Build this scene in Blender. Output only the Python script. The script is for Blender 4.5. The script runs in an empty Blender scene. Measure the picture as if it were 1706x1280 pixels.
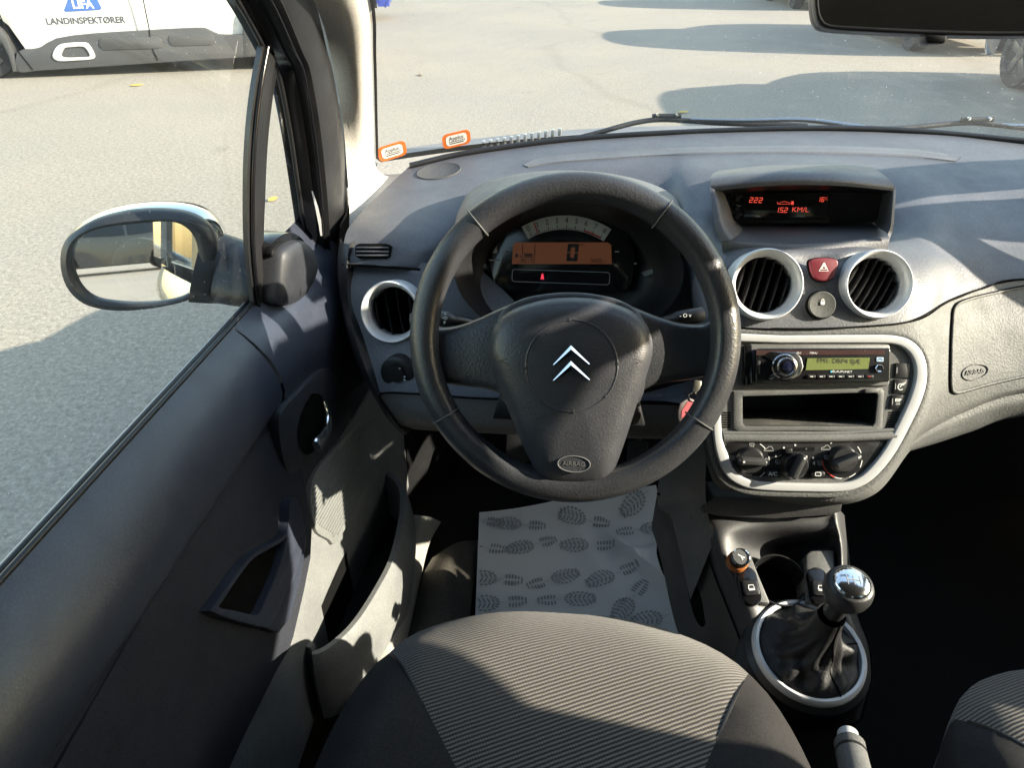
import bpy, bmesh, math, random
from mathutils import Vector as V, Matrix
from mathutils.geometry import tessellate_polygon
random.seed(7)
rad = math.radians
SC = bpy.context.scene
COL = SC.collection

# ------------------------------------------------------------------ camera, world, sun, exposure
PW, PH, FPX = 1706.0, 1280.0, 1183.0
H = 1.27                                     # eye height above the ground
PITCH, YAW = rad(32.0), rad(4.8)
CAM = V((0, 0, H))
Fv = V((-math.sin(YAW)*math.cos(PITCH), math.cos(YAW)*math.cos(PITCH), -math.sin(PITCH)))
Rv = V((math.cos(YAW), math.sin(YAW), 0))
Uv = Rv.cross(Fv)
cam = bpy.data.cameras.new('camera'); cam.sensor_width = 36; cam.lens = 36*FPX/PW
cam.clip_start = 0.02; cam.clip_end = 2000
camo = bpy.data.objects.new('camera', cam); COL.objects.link(camo)
camo.matrix_world = Matrix.Translation(CAM) @ Matrix((Rv, Uv, -Fv)).transposed().to_4x4()
SC.camera = camo

SUN_EL, SUN_BACK = rad(24.0), rad(7.0)       # sun over the passenger side, a little behind
TOSUN = V((math.cos(SUN_EL)*math.cos(SUN_BACK), -math.cos(SUN_EL)*math.sin(SUN_BACK), math.sin(SUN_EL)))
w = bpy.data.worlds.new('World'); SC.world = w; w.use_nodes = True
nt = w.node_tree; nt.nodes.clear()
sky = nt.nodes.new('ShaderNodeTexSky'); sky.sky_type = 'NISHITA'; sky.sun_disc = False
sky.sun_elevation = SUN_EL; sky.sun_rotation = math.atan2(TOSUN.x, TOSUN.y)
sky.air_density = 1.7; sky.dust_density = 0.9; sky.ozone_density = 1.0
bg = nt.nodes.new('ShaderNodeBackground'); bg.inputs[1].default_value = 0.15
wo = nt.nodes.new('ShaderNodeOutputWorld')
nt.links.new(sky.outputs[0], bg.inputs[0]); nt.links.new(bg.outputs[0], wo.inputs[0])
sl = bpy.data.lights.new('sun', 'SUN'); sl.energy = 4.7; sl.angle = rad(0.5); sl.color = (1.0, 0.90, 0.74)
so = bpy.data.objects.new('sun', sl); COL.objects.link(so)
so.rotation_euler = TOSUN.to_track_quat('Z', 'Y').to_euler(); so.location = (20, 0, 20)
SC.view_settings.view_transform = 'Standard'; SC.view_settings.look = 'None'
SC.view_settings.exposure = 1.9; SC.view_settings.gamma = 1.0; SC.view_settings.use_curve_mapping = False
SC.render.engine = 'CYCLES'
cy = SC.cycles
cy.max_bounces = 7; cy.diffuse_bounces = 4; cy.glossy_bounces = 3; cy.transparent_max_bounces = 10
cy.use_denoising = True
cy.caustics_reflective = False; cy.caustics_refractive = False

# ------------------------------------------------------------------ helpers: points
XC = 0.34                                    # the car's centre line (the driver sits left of it)
def ray(px, py):
    return Fv + Rv*((px-PW/2)/FPX) + Uv*((PH/2-py)/FPX)
def P(px, py, s=None, X=None, Y=None, Z=None):
    r = ray(px, py)
    if s is None:
        if X is not None: s = X/r.x
        elif Y is not None: s = Y/r.y
        else: s = Z/r.z
    return CAM + r*s
def W(x, y, z): return V((x, y, z+H))        # a point given relative to eye height
def XG(zr): return -0.435 + 0.155*(zr+0.42)  # side glass leans inwards
def PG(px, py, off=0.0):                     # point of the side glass plane seen at a pixel
    r = ray(px, py)
    s = (-0.435 + 0.155*0.42 + off)/(r.x - 0.155*r.z)
    return CAM + r*s
def mirx(p): return V((2*XC - p.x, p.y, p.z))
def cr(p0, p1, p2, p3, t):
    return 0.5*((2*p1) + (p2-p0)*t + (2*p0-5*p1+4*p2-p3)*t*t + (3*p1-p0-3*p2+p3)*t*t*t)
def spl(pts, n=6, closed=False):
    pts = [p.copy() if isinstance(p, V) else V(p) for p in pts]; out = []; L = len(pts)
    if closed:
        for i in range(L):
            for k in range(n): out.append(cr(pts[i-1], pts[i], pts[(i+1) % L], pts[(i+2) % L], k/n))
        return out
    q = [pts[0]*2-pts[1]] + pts + [pts[-1]*2-pts[-2]]
    for i in range(L-1):
        for k in range(n): out.append(cr(q[i], q[i+1], q[i+2], q[i+3], k/n))
    out.append(pts[-1]); return out
def resample(pts, n, closed=True):
    q = list(pts) + ([pts[0]] if closed else [])
    L = [0]
    for a, b in zip(q, q[1:]): L.append(L[-1]+(b-a).length)
    tot = L[-1]; out = []; j = 0
    for i in range(n):
        d = tot*i/(n if closed else n-1)
        while j < len(q)-2 and L[j+1] < d: j += 1
        f = (d-L[j])/max(1e-9, L[j+1]-L[j]); out.append(q[j].lerp(q[j+1], min(1, f)))
    return out
class Frame:
    def __init__(s, o, u, v):
        s.o = V(o); s.u = V(u).normalized(); v = V(v); s.n = s.u.cross(v).normalized(); s.v = s.n.cross(s.u).normalized()
    def p(s, a, b, c=0.0): return s.o + s.u*a + s.v*b + s.n*c
    def px(s, px, py, c=0.0):
        r = ray(px, py); o = s.o + s.n*c
        t = (o-CAM).dot(s.n)/r.dot(s.n); d = CAM+r*t-o
        return V((d.dot(s.u), d.dot(s.v)))
    def poly(s, pts, n=0):
        q = [s.px(*p) for p in pts]
        return spl(q, n, True) if n else q
    def moved(s, a, b, c=0.0): return Frame(s.p(a, b, c), s.u, s.v)
def rrect(cx, cy, w_, h_, r, n=4):
    out = []
    for sx, sy, a0 in ((1, 1, 0), (-1, 1, 90), (-1, -1, 180), (1, -1, 270)):
        for k in range(n+1):
            a = rad(a0+90*k/n)
            out.append(V((cx+sx*(w_/2-r)+r*math.cos(a), cy+sy*(h_/2-r)+r*math.sin(a))))
    return out
def ell(cx, cy, rx, ry, n=28, rot=0.0):
    c_, s_ = math.cos(rot), math.sin(rot)
    return [V((cx+rx*math.cos(t)*c_-ry*math.sin(t)*s_, cy+rx*math.cos(t)*s_+ry*math.sin(t)*c_)) for t in [2*math.pi*k/n for k in range(n)]]

# ------------------------------------------------------------------ helpers: objects
ORG = {}
def thing(name, label, cat, loc, group=None, kind=None):
    o = bpy.data.objects.new(name, None); COL.objects.link(o); o.location = loc; ORG[o.name] = V(loc)
    o.empty_display_size = 0.05; o['label'] = label; o['category'] = cat
    if group: o['group'] = group
    if kind: o['kind'] = kind
    return o
def tag(o, label=None, cat=None, group=None, kind=None):
    if label: o['label'] = label
    if cat: o['category'] = cat
    if group: o['group'] = group
    if kind: o['kind'] = kind
    return o
def link(name, me, mat, parent=None, org=None):
    o = bpy.data.objects.new(name, me); COL.objects.link(o)
    if mat is not None and not me.materials: me.materials.append(mat)
    if parent is not None:
        o.parent = parent; ORG[o.name] = ORG[parent.name]
    else:
        ORG[o.name] = V(org) if org is not None else V((0, 0, 0)); o.location = ORG[o.name]
    return o
def mk(name, verts, faces, mat, parent=None, ang=40, smooth=True, bevel=0.0, seg=2, org=None, bang=30, recalc=True):
    og = ORG[parent.name] if parent is not None else (V(org) if org is not None else V((0, 0, 0)))
    bm = bmesh.new()
    vs = [bm.verts.new(V(v)-og) for v in verts]
    for f in faces:
        try: bm.faces.new([vs[i] for i in f])
        except ValueError: pass
    if recalc: bmesh.ops.recalc_face_normals(bm, faces=bm.faces)
    if bevel > 0:
        es = [e for e in bm.edges if len(e.link_faces) == 2 and e.calc_face_angle(0) > rad(bang)]
        if es: bmesh.ops.bevel(bm, geom=es, offset=bevel, segments=seg, profile=0.5, affect='EDGES', clamp_overlap=True)
    me = bpy.data.meshes.new(name); bm.to_mesh(me); bm.free()
    if smooth:
        me.shade_smooth()
        me.set_sharp_from_angle(angle=rad(ang))
    return link(name, me, mat, parent, org)
def prism(name, fr, pts, c0, c1, mat, parent=None, bevel=0.0, seg=2, ang=40, top=None, org=None, bang=30):
    """closed polygon pts (local 2d) from depth c0 (back) to c1 (front); top: other outline for the front"""
    n = len(pts); top = top or pts
    vs = [fr.p(p.x, p.y, c0) for p in pts] + [fr.p(p.x, p.y, c1) for p in top]
    fs = [list(range(n))[::-1], list(range(n, 2*n))] + [[i, (i+1) % n, n+(i+1) % n, n+i] for i in range(n)]
    return mk(name, vs, fs, mat, parent, ang, True, bevel, seg, org, bang)
def band(name, fr, outer, inner, c0, c1, mat, parent=None, bevel=0.0, seg=2, cin=None, n=64, ang=40):
    """a flat closed ring between two outlines, c0 back to c1 front"""
    o = resample(outer, n); i_ = resample(inner, n)
    k = min(range(n), key=lambda k: (i_[k]-o[0]).length); i_ = i_[k:]+i_[:k]
    ar = lambda q: sum(q[j-1].x*q[j].y-q[j].x*q[j-1].y for j in range(len(q)))
    if ar(o)*ar(i_) < 0: i_ = [i_[0]]+i_[1:][::-1]
    cin = c1 if cin is None else cin
    vs = [fr.p(p.x, p.y, c0) for p in o]+[fr.p(p.x, p.y, c1) for p in o]+[fr.p(p.x, p.y, cin) for p in i_]+[fr.p(p.x, p.y, c0) for p in i_]
    fs = []
    for r in range(4):
        r2 = (r+1) % 4
        for j in range(n):
            j2 = (j+1) % n; fs.append([r*n+j, r*n+j2, r2*n+j2, r2*n+j])
    return mk(name, vs, fs, mat, parent, ang, True, bevel, seg)
def lathe(name, fr, a, b, prof, mat, parent=None, n=36, ang=40, bevel=0.0, org=None):
    vs, fs = [], []
    for r, c in prof:
        for k in range(n):
            t = 2*math.pi*k/n; vs.append(fr.p(a+r*math.cos(t), b+r*math.sin(t), c))
    for i in range(len(prof)-1):
        for k in range(n):
            k2 = (k+1) % n; fs.append([i*n+k, i*n+k2, (i+1)*n+k2, (i+1)*n+k])
    if prof[0][0] > 1e-4 and len(prof) > 2 and prof[0][0] < 9: fs.append(list(range(n))[::-1])
    if prof[-1][0] > 1e-6: fs.append(list(range((len(prof)-1)*n, len(prof)*n)))
    return mk(name, vs, fs, mat, parent, ang, True, bevel, 2, org)
def lathe_open(name, fr, a, b, prof, mat, parent=None, n=36, ang=40):
    vs, fs = [], []
    for r, c in prof:
        for k in range(n):
            t = 2*math.pi*k/n; vs.append(fr.p(a+r*math.cos(t), b+r*math.sin(t), c))
    m = len(prof)
    for i in range(m):
        i2 = (i+1) % m
        for k in range(n):
            k2 = (k+1) % n; fs.append([i*n+k, i*n+k2, i2*n+k2, i2*n+k])
    return mk(name, vs, fs, mat, parent, ang)
def tube(name, pts, r, mat, parent=None, n=10, closed=False, sq=1.0, org=None, up=None, ang=50):
    """sweep a round (or squashed) section along pts; r a number or a list"""
    L = len(pts); vs, fs = [], []
    rs = r if isinstance(r, (list, tuple)) else [r]*L
    pu = None
    for i in range(L):
        a = pts[i-1] if (i > 0 or closed) else pts[i]; b = pts[(i+1) % L] if (i < L-1 or closed) else pts[i]
        t = (b-a).normalized()
        if pu is None:
            ref = V(up) if up is not None else (V((0, 0, 1)) if abs(t.z) < 0.9 else V((1, 0, 0)))
        else: ref = pu
        x = ref.cross(t).normalized(); y = t.cross(x).normalized(); pu = y if up is None else V(up)
        for k in range(n):
            th = 2*math.pi*k/n; vs.append(pts[i]+x*(rs[i]*math.cos(th))+y*(rs[i]*sq*math.sin(th)))
    for i in range(L if closed else L-1):
        i2 = (i+1) % L
        for k in range(n): fs.append([i*n+k, i*n+(k+1) % n, i2*n+(k+1) % n, i2*n+k])
    if not closed: fs += [list(range(n))[::-1], list(range((L-1)*n, L*n))]
    return mk(name, vs, fs, mat, parent, ang, org=org)
def netpts(rows, nu=5, nv=5):
    R = [spl(r, nu) if nu > 1 else list(r) for r in rows]; C = list(zip(*R))
    C = [spl(list(c), nv) if nv > 1 else list(c) for c in C]
    return [list(r) for r in zip(*C)]
def gridmesh(name, rows, mat, parent=None, thick=0.0, ang=50, org=None, closeu=False, tdir=None, fn=None):
    nr, nc = len(rows), len(rows[0])
    vs = [p for r in rows for p in r]
    if fn: vs = [fn(p) for p in vs]
    fs = []
    for i in range(nr-1):
        for j in range(nc if closeu else nc-1):
            j2 = (j+1) % nc; fs.append([i*nc+j, i*nc+j2, (i+1)*nc+j2, (i+1)*nc+j])
    if thick:
        d = V(tdir)*thick; m = len(vs); vs = vs+[v+d for v in vs]
        fs2 = [[m+k for k in f][::-1] for f in fs]; ed = []
        top = list(range(nc)); bot = [(nr-1)*nc+j for j in range(nc)]
        lf = [i*nc for i in range(nr)]; rt = [i*nc+nc-1 for i in range(nr)]
        for seq in ((top, bot) if closeu else (top, bot, lf, rt)):
            for a, b in zip(seq, seq[1:]): ed.append([a, b, m+b, m+a])
        fs = fs+fs2+ed
    return mk(name, vs, fs, mat, parent, ang, org=org)
def net(name, rows, mat, parent=None, nu=5, nv=5, thick=0.0, tdir=None, ang=50, org=None, fn=None):
    return gridmesh(name, netpts(rows, nu, nv), mat, parent, thick, ang, org, False, tdir, fn)
def box(name, lo, hi, mat, parent=None, bevel=0.0, org=None, seg=2):
    fr = Frame(V(lo), (1, 0, 0), (0, 1, 0)); a = V(hi)-V(lo)
    return prism(name, fr, [V((0, 0)), V((a.x, 0)), V((a.x, a.y)), V((0, a.y))], 0, a.z, mat, parent, bevel, seg, org=org)
def mirror_copy(o, name, parent, mat=None):
    og = ORG[o.name]; me = o.data.copy(); pg = ORG[parent.name]
    for v in me.vertices: v.co = mirx(v.co+og)-pg
    me.flip_normals()
    if mat: me.materials.clear(); me.materials.append(mat)
    return link(name, me, mat, parent)
def text(s, fr, a, b, size, mat, parent, c=0.0006, name='lettering', align='CENTER', sx=1.0, ext=0.0, shear=0.0, bold=0.0):
    cu = bpy.data.curves.new('t', 'FONT'); cu.body = s; cu.size = size; cu.align_x = align; cu.align_y = 'CENTER'
    cu.resolution_u = 3; cu.extrude = ext; cu.shear = shear; cu.offset = bold
    ob = bpy.data.objects.new('t', cu); COL.objects.link(ob)
    dg = bpy.context.evaluated_depsgraph_get()
    me = bpy.data.meshes.new_from_object(ob.evaluated_get(dg)); bpy.data.objects.remove(ob); bpy.data.curves.remove(cu)
    og = ORG[parent.name]
    for v in me.vertices: v.co = fr.p(a+v.co.x*sx, b+v.co.y, c+v.co.z)-og
    me.materials.clear(); me.name = name
    return link(name, me, mat, parent)
SEG = {'0': 'abcdef', '1': 'bc', '2': 'abged', '3': 'abgcd', '4': 'fgbc', '5': 'afgcd', '6': 'afgedc', '7': 'abc', '8': 'abcdefg', '9': 'abcdfg', ' ': ''}
def seg7(s, fr, a, b, h, mat, parent, c=0.0006, name='digits', wd=None, slant=0.1, th=0.12, gap=0.3):
    """seven-segment digits, left edge a, centre height b"""
    wd = wd or h*0.5; t = h*th; vs, fs = [], []
    def rect(x0, y0, x1, y1):
        n = len(vs)
        for x, y in ((x0, y0), (x1, y0), (x1, y1), (x0, y1)): vs.append(fr.p(x+slant*(y-b), y, c))
        fs.append([n, n+1, n+2, n+3])
    for ch in s:
        if ch == '.':
            rect(a-wd*gap*0.7, b-h/2, a-wd*gap*0.7+t, b-h/2+t); continue
        y0, y1, g = b-h/2, b+h/2, t*0.15
        for k in SEG[ch]:
            if k == 'a': rect(a+g, y1-t, a+wd-g, y1)
            if k == 'd': rect(a+g, y0, a+wd-g, y0+t)
            if k == 'g': rect(a+g, b-t/2, a+wd-g, b+t/2)
            if k == 'f': rect(a, b+g, a+t, y1-g)
            if k == 'b': rect(a+wd-t, b+g, a+wd, y1-g)
            if k == 'e': rect(a, y0+g, a+t, b-g)
            if k == 'c': rect(a+wd-t, y0+g, a+wd, b-g)
        a += wd*(1+gap)
    return mk(name, vs, fs, mat, parent, smooth=False, recalc=False)
def strokes(name, fr, lines, wd, mat, parent, c=0.0006):
    """flat printed line art: polylines in local 2d"""
    vs, fs = [], []
    for L in lines:
        L = [V(p) for p in L]
        for i, p in enumerate(L):
            d = (L[min(i+1, len(L)-1)]-L[max(i-1, 0)]).normalized(); m = V((-d.y, d.x))*wd/2
            vs += [fr.p(*(p+m), c), fr.p(*(p-m), c)]
            if i: n = len(vs); fs.append([n-4, n-3, n-1, n-2])
    return mk(name, vs, fs, mat, parent, smooth=False, recalc=False)
def holed(name, fr, outer, holes, c, mat, parent, depth=0.004, bevel=0.0, seg=2):
    loops = [outer]+holes; tris = tessellate_polygon([[V((p.x, p.y, 0)) for p in L] for L in loops])
    flat = [p for L in loops for p in L]; n = len(flat)
    vs = [fr.p(p.x, p.y, c) for p in flat]+[fr.p(p.x, p.y, c-depth) for p in flat]
    fs = [list(t) for t in tris]; k = 0
    for L in loops:
        m = len(L)
        for i in range(m): fs.append([k+i, k+(i+1) % m, n+k+(i+1) % m, n+k+i])
        k += m
    return mk(name, vs, fs, mat, parent, 30 if not bevel else 45, True, bevel, seg)
def sheet(name, fr, pts, mat, parent, c=0.0006):
    return mk(name, [fr.p(p[0], p[1], c) for p in pts], [list(range(len(pts)))], mat, parent, smooth=False, recalc=False)

from mathutils.bvhtree import BVHTree
def bvh(o):
    me = o.data; og = ORG[o.name]
    return BVHTree.FromPolygons([v.co+og for v in me.vertices], [list(p.vertices) for p in me.polygons])
def hitpx(tree, px, py, lift=0.0):             # where the view ray through a reference pixel meets a surface
    r = ray(px, py).normalized(); loc, n, i, d = tree.ray_cast(CAM, r)
    if loc is None: loc, n, i, d = tree.find_nearest(CAM+r*1.0)
    n = n if n.dot(CAM-loc) > 0 else -n
    return loc+n*lift, n
def punch(o, test):                            # open a hole in a surface where test(world point) holds for a whole face
    og = ORG[o.name]; bm = bmesh.new(); bm.from_mesh(o.data)
    dele = [f for f in bm.faces if all(test(v.co+og) for v in f.verts)]
    bmesh.ops.delete(bm, geom=dele, context='FACES'); bm.to_mesh(o.data); bm.free()
def incircle(fr, r, a=0.0, b=0.0):
    def t(p):
        d = p-fr.o; return (V((d.dot(fr.u)-a, d.dot(fr.v)-b))).length < r and abs(d.dot(fr.n)) < 0.12
    return t

# ------------------------------------------------------------------ materials
def newmat(name):
    m = bpy.data.materials.new(name); m.use_nodes = True; nt = m.node_tree
    return m, nt, nt.nodes['Principled BSDF']
def nd(nt, t, **k):
    n = nt.nodes.new(t)
    for a, b in k.items(): setattr(n, a, b)
    return n
def coords(nt, scale=(1, 1, 1), rot=(0, 0, 0)):
    tc = nd(nt, 'ShaderNodeTexCoord'); mp = nd(nt, 'ShaderNodeMapping')
    mp.inputs['Scale'].default_value = scale; mp.inputs['Rotation'].default_value = rot
    nt.links.new(tc.outputs['Object'], mp.inputs['Vector']); return mp.outputs[0]
def noise(nt, co, scale, detail=2, rough=0.5):
    n = nd(nt, 'ShaderNodeTexNoise'); n.inputs['Scale'].default_value = scale
    n.inputs['Detail'].default_value = detail; n.inputs['Roughness'].default_value = rough
    nt.links.new(co, n.inputs['Vector']); return n.outputs['Fac']
def ramp(nt, fac, stops):
    r = nd(nt, 'ShaderNodeValToRGB'); e = r.color_ramp.elements
    while len(e) < len(stops): e.new(0.5)
    for el, (p, c) in zip(e, stops): el.position = p; el.color = (*c, 1) if len(c) == 3 else c
    nt.links.new(fac, r.inputs[0]); return r.outputs[0]
def bump(nt, bs, h, strength, dist=0.001, prev=None):
    b = nd(nt, 'ShaderNodeBump'); b.inputs['Strength'].default_value = strength; b.inputs['Distance'].default_value = dist
    nt.links.new(h, b.inputs['Height'])
    if prev: nt.links.new(prev, b.inputs['Normal'])
    nt.links.new(b.outputs[0], bs.inputs['Normal']); return b.outputs[0]
def plastic(name, col, rough=0.5, grain=900, bstr=0.25, var=0.12, spec=0.5, dust=0.0, dist=0.0006, metal=0.0, vor=True):
    m, nt, bs = newmat(name); co = coords(nt)
    bs.inputs['Roughness'].default_value = rough; bs.inputs['Specular IOR Level'].default_value = spec
    bs.inputs['Metallic'].default_value = metal
    nz = noise(nt, co, 14, 4, 0.6)
    lo = tuple(c*(1-var) for c in col); hi = tuple(min(1, c*(1+var)) for c in col)
    c_ = ramp(nt, nz, [(0.3, lo), (0.7, hi)])
    sp_ = ramp(nt, noise(nt, co, 480, 2, 0.75), [(0.30, (0.74,)*3), (0.70, (1.26,)*3)])
    ms = nd(nt, 'ShaderNodeMixRGB', blend_type='MULTIPLY'); ms.inputs[0].default_value = 1; nt.links.new(c_, ms.inputs[1]); nt.links.new(sp_, ms.inputs[2]); c_ = ms.outputs[0]
    if dust:
        n2 = noise(nt, co, 420, 2, 0.6); n3 = noise(nt, co, 7, 3, 0.6)
        mu = nd(nt, 'ShaderNodeMath', operation='MULTIPLY'); nt.links.new(n2, mu.inputs[0]); nt.links.new(n3, mu.inputs[1])
        f = ramp(nt, mu.outputs[0], [(0.22, (0, 0, 0)), (0.42, (dust,)*3)])
        mx = nd(nt, 'ShaderNodeMixRGB'); nt.links.new(f, mx.inputs[0]); nt.links.new(c_, mx.inputs[1])
        mx.inputs[2].default_value = (0.45, 0.43, 0.38, 1); c_ = mx.outputs[0]
    nt.links.new(c_, bs.inputs['Base Color'])
    rr = ramp(nt, noise(nt, co, 30, 3, 0.6), [(0.3, (max(0.02, rough-0.06),)*3), (0.7, (min(1, rough+0.06),)*3)])
    nt.links.new(rr, bs.inputs['Roughness'])
    if bstr:
        if vor:
            v = nd(nt, 'ShaderNodeTexVoronoi', feature='SMOOTH_F1'); v.inputs['Scale'].default_value = grain
            nt.links.new(co, v.inputs['Vector']); hgt = v.outputs['Distance']
        else: hgt = noise(nt, co, grain, 3, 0.6)
        bump(nt, bs, hgt, bstr, dist)
    return m
def plain(name, col, rough=0.5, metal=0.0, emit=None, es=0.0, spec=0.5, coat=0.0):
    m, nt, bs = newmat(name)
    bs.inputs['Base Color'].default_value = (*col, 1); bs.inputs['Roughness'].default_value = rough
    bs.inputs['Metallic'].default_value = metal; bs.inputs['Specular IOR Level'].default_value = spec
    bs.inputs['Coat Weight'].default_value = coat; bs.inputs['Coat Roughness'].default_value = 0.03
    if emit: bs.inputs['Emission Color'].default_value = (*emit, 1); bs.inputs['Emission Strength'].default_value = es
    co = coords(nt); r = ramp(nt, noise(nt, co, 60, 3), [(0.3, (max(0.01, rough*0.85),)*3), (0.7, (min(1, rough*1.15),)*3)])
    nt.links.new(r, bs.inputs['Roughness'])
    return m
def glassmat(name, tint, dust=0.03, dscale=300, refl=0.04, streak=False):
    m = bpy.data.materials.new(name); m.use_nodes = True; nt = m.node_tree; nt.nodes.clear()
    out = nd(nt, 'ShaderNodeOutputMaterial'); tr = nd(nt, 'ShaderNodeBsdfTransparent'); tr.inputs[0].default_value = (*tint, 1)
    gl = nd(nt, 'ShaderNodeBsdfGlossy'); gl.inputs['Roughness'].default_value = 0.0
    lw = nd(nt, 'ShaderNodeLayerWeight'); lw.inputs['Blend'].default_value = 0.5
    pw = nd(nt, 'ShaderNodeMath', operation='POWER'); nt.links.new(lw.outputs['Facing'], pw.inputs[0]); pw.inputs[1].default_value = 4.0
    ma = nd(nt, 'ShaderNodeMath', operation='MULTIPLY_ADD'); nt.links.new(pw.outputs[0], ma.inputs[0]); ma.inputs[1].default_value = 0.6; ma.inputs[2].default_value = refl
    m1 = nd(nt, 'ShaderNodeMixShader'); nt.links.new(ma.outputs[0], m1.inputs[0]); nt.links.new(tr.outputs[0], m1.inputs[1]); nt.links.new(gl.outputs[0], m1.inputs[2])
    co = coords(nt)
    f = ramp(nt, noise(nt, co, 5, 4, 0.6), [(0.35, (dust*0.35,)*3), (0.75, (dust,)*3)])
    if streak:
        c2_ = coords(nt, (3, 26, 26), (0.3, 0.2, 0.5)); f2_ = ramp(nt, noise(nt, c2_, 2.2, 5, 0.7), [(0.52, (0, 0, 0)), (0.80, (0.09,)*3)])
        a2_ = nd(nt, 'ShaderNodeMath', operation='ADD'); nt.links.new(f, a2_.inputs[0]); nt.links.new(f2_, a2_.inputs[1]); f = a2_.outputs[0]
    sp = ramp(nt, noise(nt, co, dscale, 1, 0.5), [(0.72, (0, 0, 0)), (0.77, (0.28,)*3)])
    ad = nd(nt, 'ShaderNodeMath', operation='ADD'); nt.links.new(f, ad.inputs[0]); nt.links.new(sp, ad.inputs[1])
    df = nd(nt, 'ShaderNodeBsdfDiffuse'); df.inputs[0].default_value = (0.8, 0.8, 0.78, 1)
    tl = nd(nt, 'ShaderNodeBsdfTranslucent'); tl.inputs[0].default_value = (0.8, 0.8, 0.78, 1)
    mx = nd(nt, 'ShaderNodeMixShader'); mx.inputs[0].default_value = 0.5; nt.links.new(df.outputs[0], mx.inputs[1]); nt.links.new(tl.outputs[0], mx.inputs[2])
    m2 = nd(nt, 'ShaderNodeMixShader'); nt.links.new(ad.outputs[0], m2.inputs[0]); nt.links.new(m1.outputs[0], m2.inputs[1]); nt.links.new(mx.outputs[0], m2.inputs[2])
    nt.links.new(m2.outputs[0], out.inputs[0]); return m
M = {}
M['dash'] = plastic('dash_plastic', (0.080, 0.084, 0.097), 0.50, 420, 0.40, 0.04, 0.5, dust=0.10)
M['dashlow'] = plastic('dash_light_plastic', (0.100, 0.102, 0.099), 0.64, 330, 0.60, 0.04, 0.35, dust=0.16, dist=0.0008)
M['stack'] = plastic('stack_plastic', (0.108, 0.109, 0.107), 0.48, 900, 0.2, 0.1, 0.5, dust=0.10)
M['door'] = plastic('door_plastic', (0.035, 0.041, 0.059), 0.36, 520, 0.20, 0.08, 0.5)
M['doorins'] = plastic('door_insert_cloth', (0.024, 0.026, 0.034), 0.85, 600, 0.8, 0.12, 0.25, vor=False)
M['pocket'] = plastic('pocket_plastic', (0.155, 0.160, 0.160), 0.6, 1100, 0.5, 0.1, 0.4, dust=0.12)
M['leather'] = plastic('wheel_leather', (0.034, 0.035, 0.039), 0.36, 440, 0.42, 0.1, 0.5, dist=0.0007)
M['pad'] = plastic('airbag_cover', (0.038, 0.039, 0.045), 0.40, 520, 0.34, 0.1, 0.5, dist=0.0007)
M['black'] = plastic('black_plastic', (0.012, 0.012, 0.013), 0.40, 1000, 0.15, 0.1)
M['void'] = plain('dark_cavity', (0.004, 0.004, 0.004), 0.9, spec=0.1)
M['gloss'] = plain('gloss_black', (0.008, 0.008, 0.009), 0.12)
M['rubber'] = plastic('rubber_seal', (0.014, 0.014, 0.015), 0.42, 900, 0.15, 0.2)
M['silver'] = plain('satin_silver', (0.66, 0.67, 0.68), 0.34, 0.15)
M['silverp'] = plain('silver_trim_paint', (0.52, 0.525, 0.53), 0.36, 0.15)
M['chrome'] = plain('chrome', (0.82, 0.82, 0.82), 0.07, 1.0)
M['greychrome'] = plain('grey_chrome', (0.35, 0.35, 0.36), 0.18, 1.0)
M['pillar'] = plastic('pillar_trim', (0.50, 0.48, 0.44), 0.75, 900, 0.35, 0.05, 0.3, dist=0.0005)
M['white'] = plain('white_print', (0.75, 0.75, 0.73), 0.5)
M['greyprint'] = plain('grey_print', (0.30, 0.30, 0.30), 0.5)
M['redprint'] = plain('red_print', (0.45, 0.03, 0.03), 0.5)
M['blackprint'] = plain('black_print', (0.01, 0.01, 0.01), 0.6)
M['blueprint'] = plain('blue_print', (0.05, 0.13, 0.32), 0.5)
M['hazard'] = plain('hazard_red', (0.17, 0.018, 0.030), 0.45)
M['lcdorange'] = plain('lcd_orange', (0.085, 0.034, 0.016), 0.35, emit=(0.62, 0.22, 0.10), es=0.024)
M['lcdgreen'] = plain('lcd_green', (0.16, 0.19, 0.06), 0.3)
M['redglow'] = plain('red_glow', (0.3, 0.02, 0.02), 0.5, emit=(1.0, 0.10, 0.06), es=0.22)
M['redwarn'] = plain('red_warning', (0.3, 0.02, 0.03), 0.5, emit=(1.0, 0.05, 0.10), es=0.25)
M['glass'] = glassmat('side_glass', (0.93, 0.95, 0.93), 0.020, 260)
M['wind'] = glassmat('windscreen_glass', (0.93, 0.94, 0.93), 0.085, 240, refl=0.075, streak=True)
M['fillcut'] = glassmat('fill_cut_glass', (0.16, 0.17, 0.18), 0.02, 300)  # dark tint added to cut daylight entering from behind
M['mirror'] = plain('mirror_glass', (0.86, 0.87, 0.88), 0.015, 1.0)
M['paper'] = plain('mat_paper', (0.86, 0.86, 0.85), 0.7, spec=0.3)
M['headliner'] = plastic('headliner', (0.20, 0.20, 0.195), 0.9, 700, 0.3, 0.05, 0.2)
M['paint'] = plain('silver_car_paint', (0.50, 0.51, 0.52), 0.25, 0.3, coat=0.8)
M['orange'] = plain('orange_ring', (0.34, 0.11, 0.025), 0.4)
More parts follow.
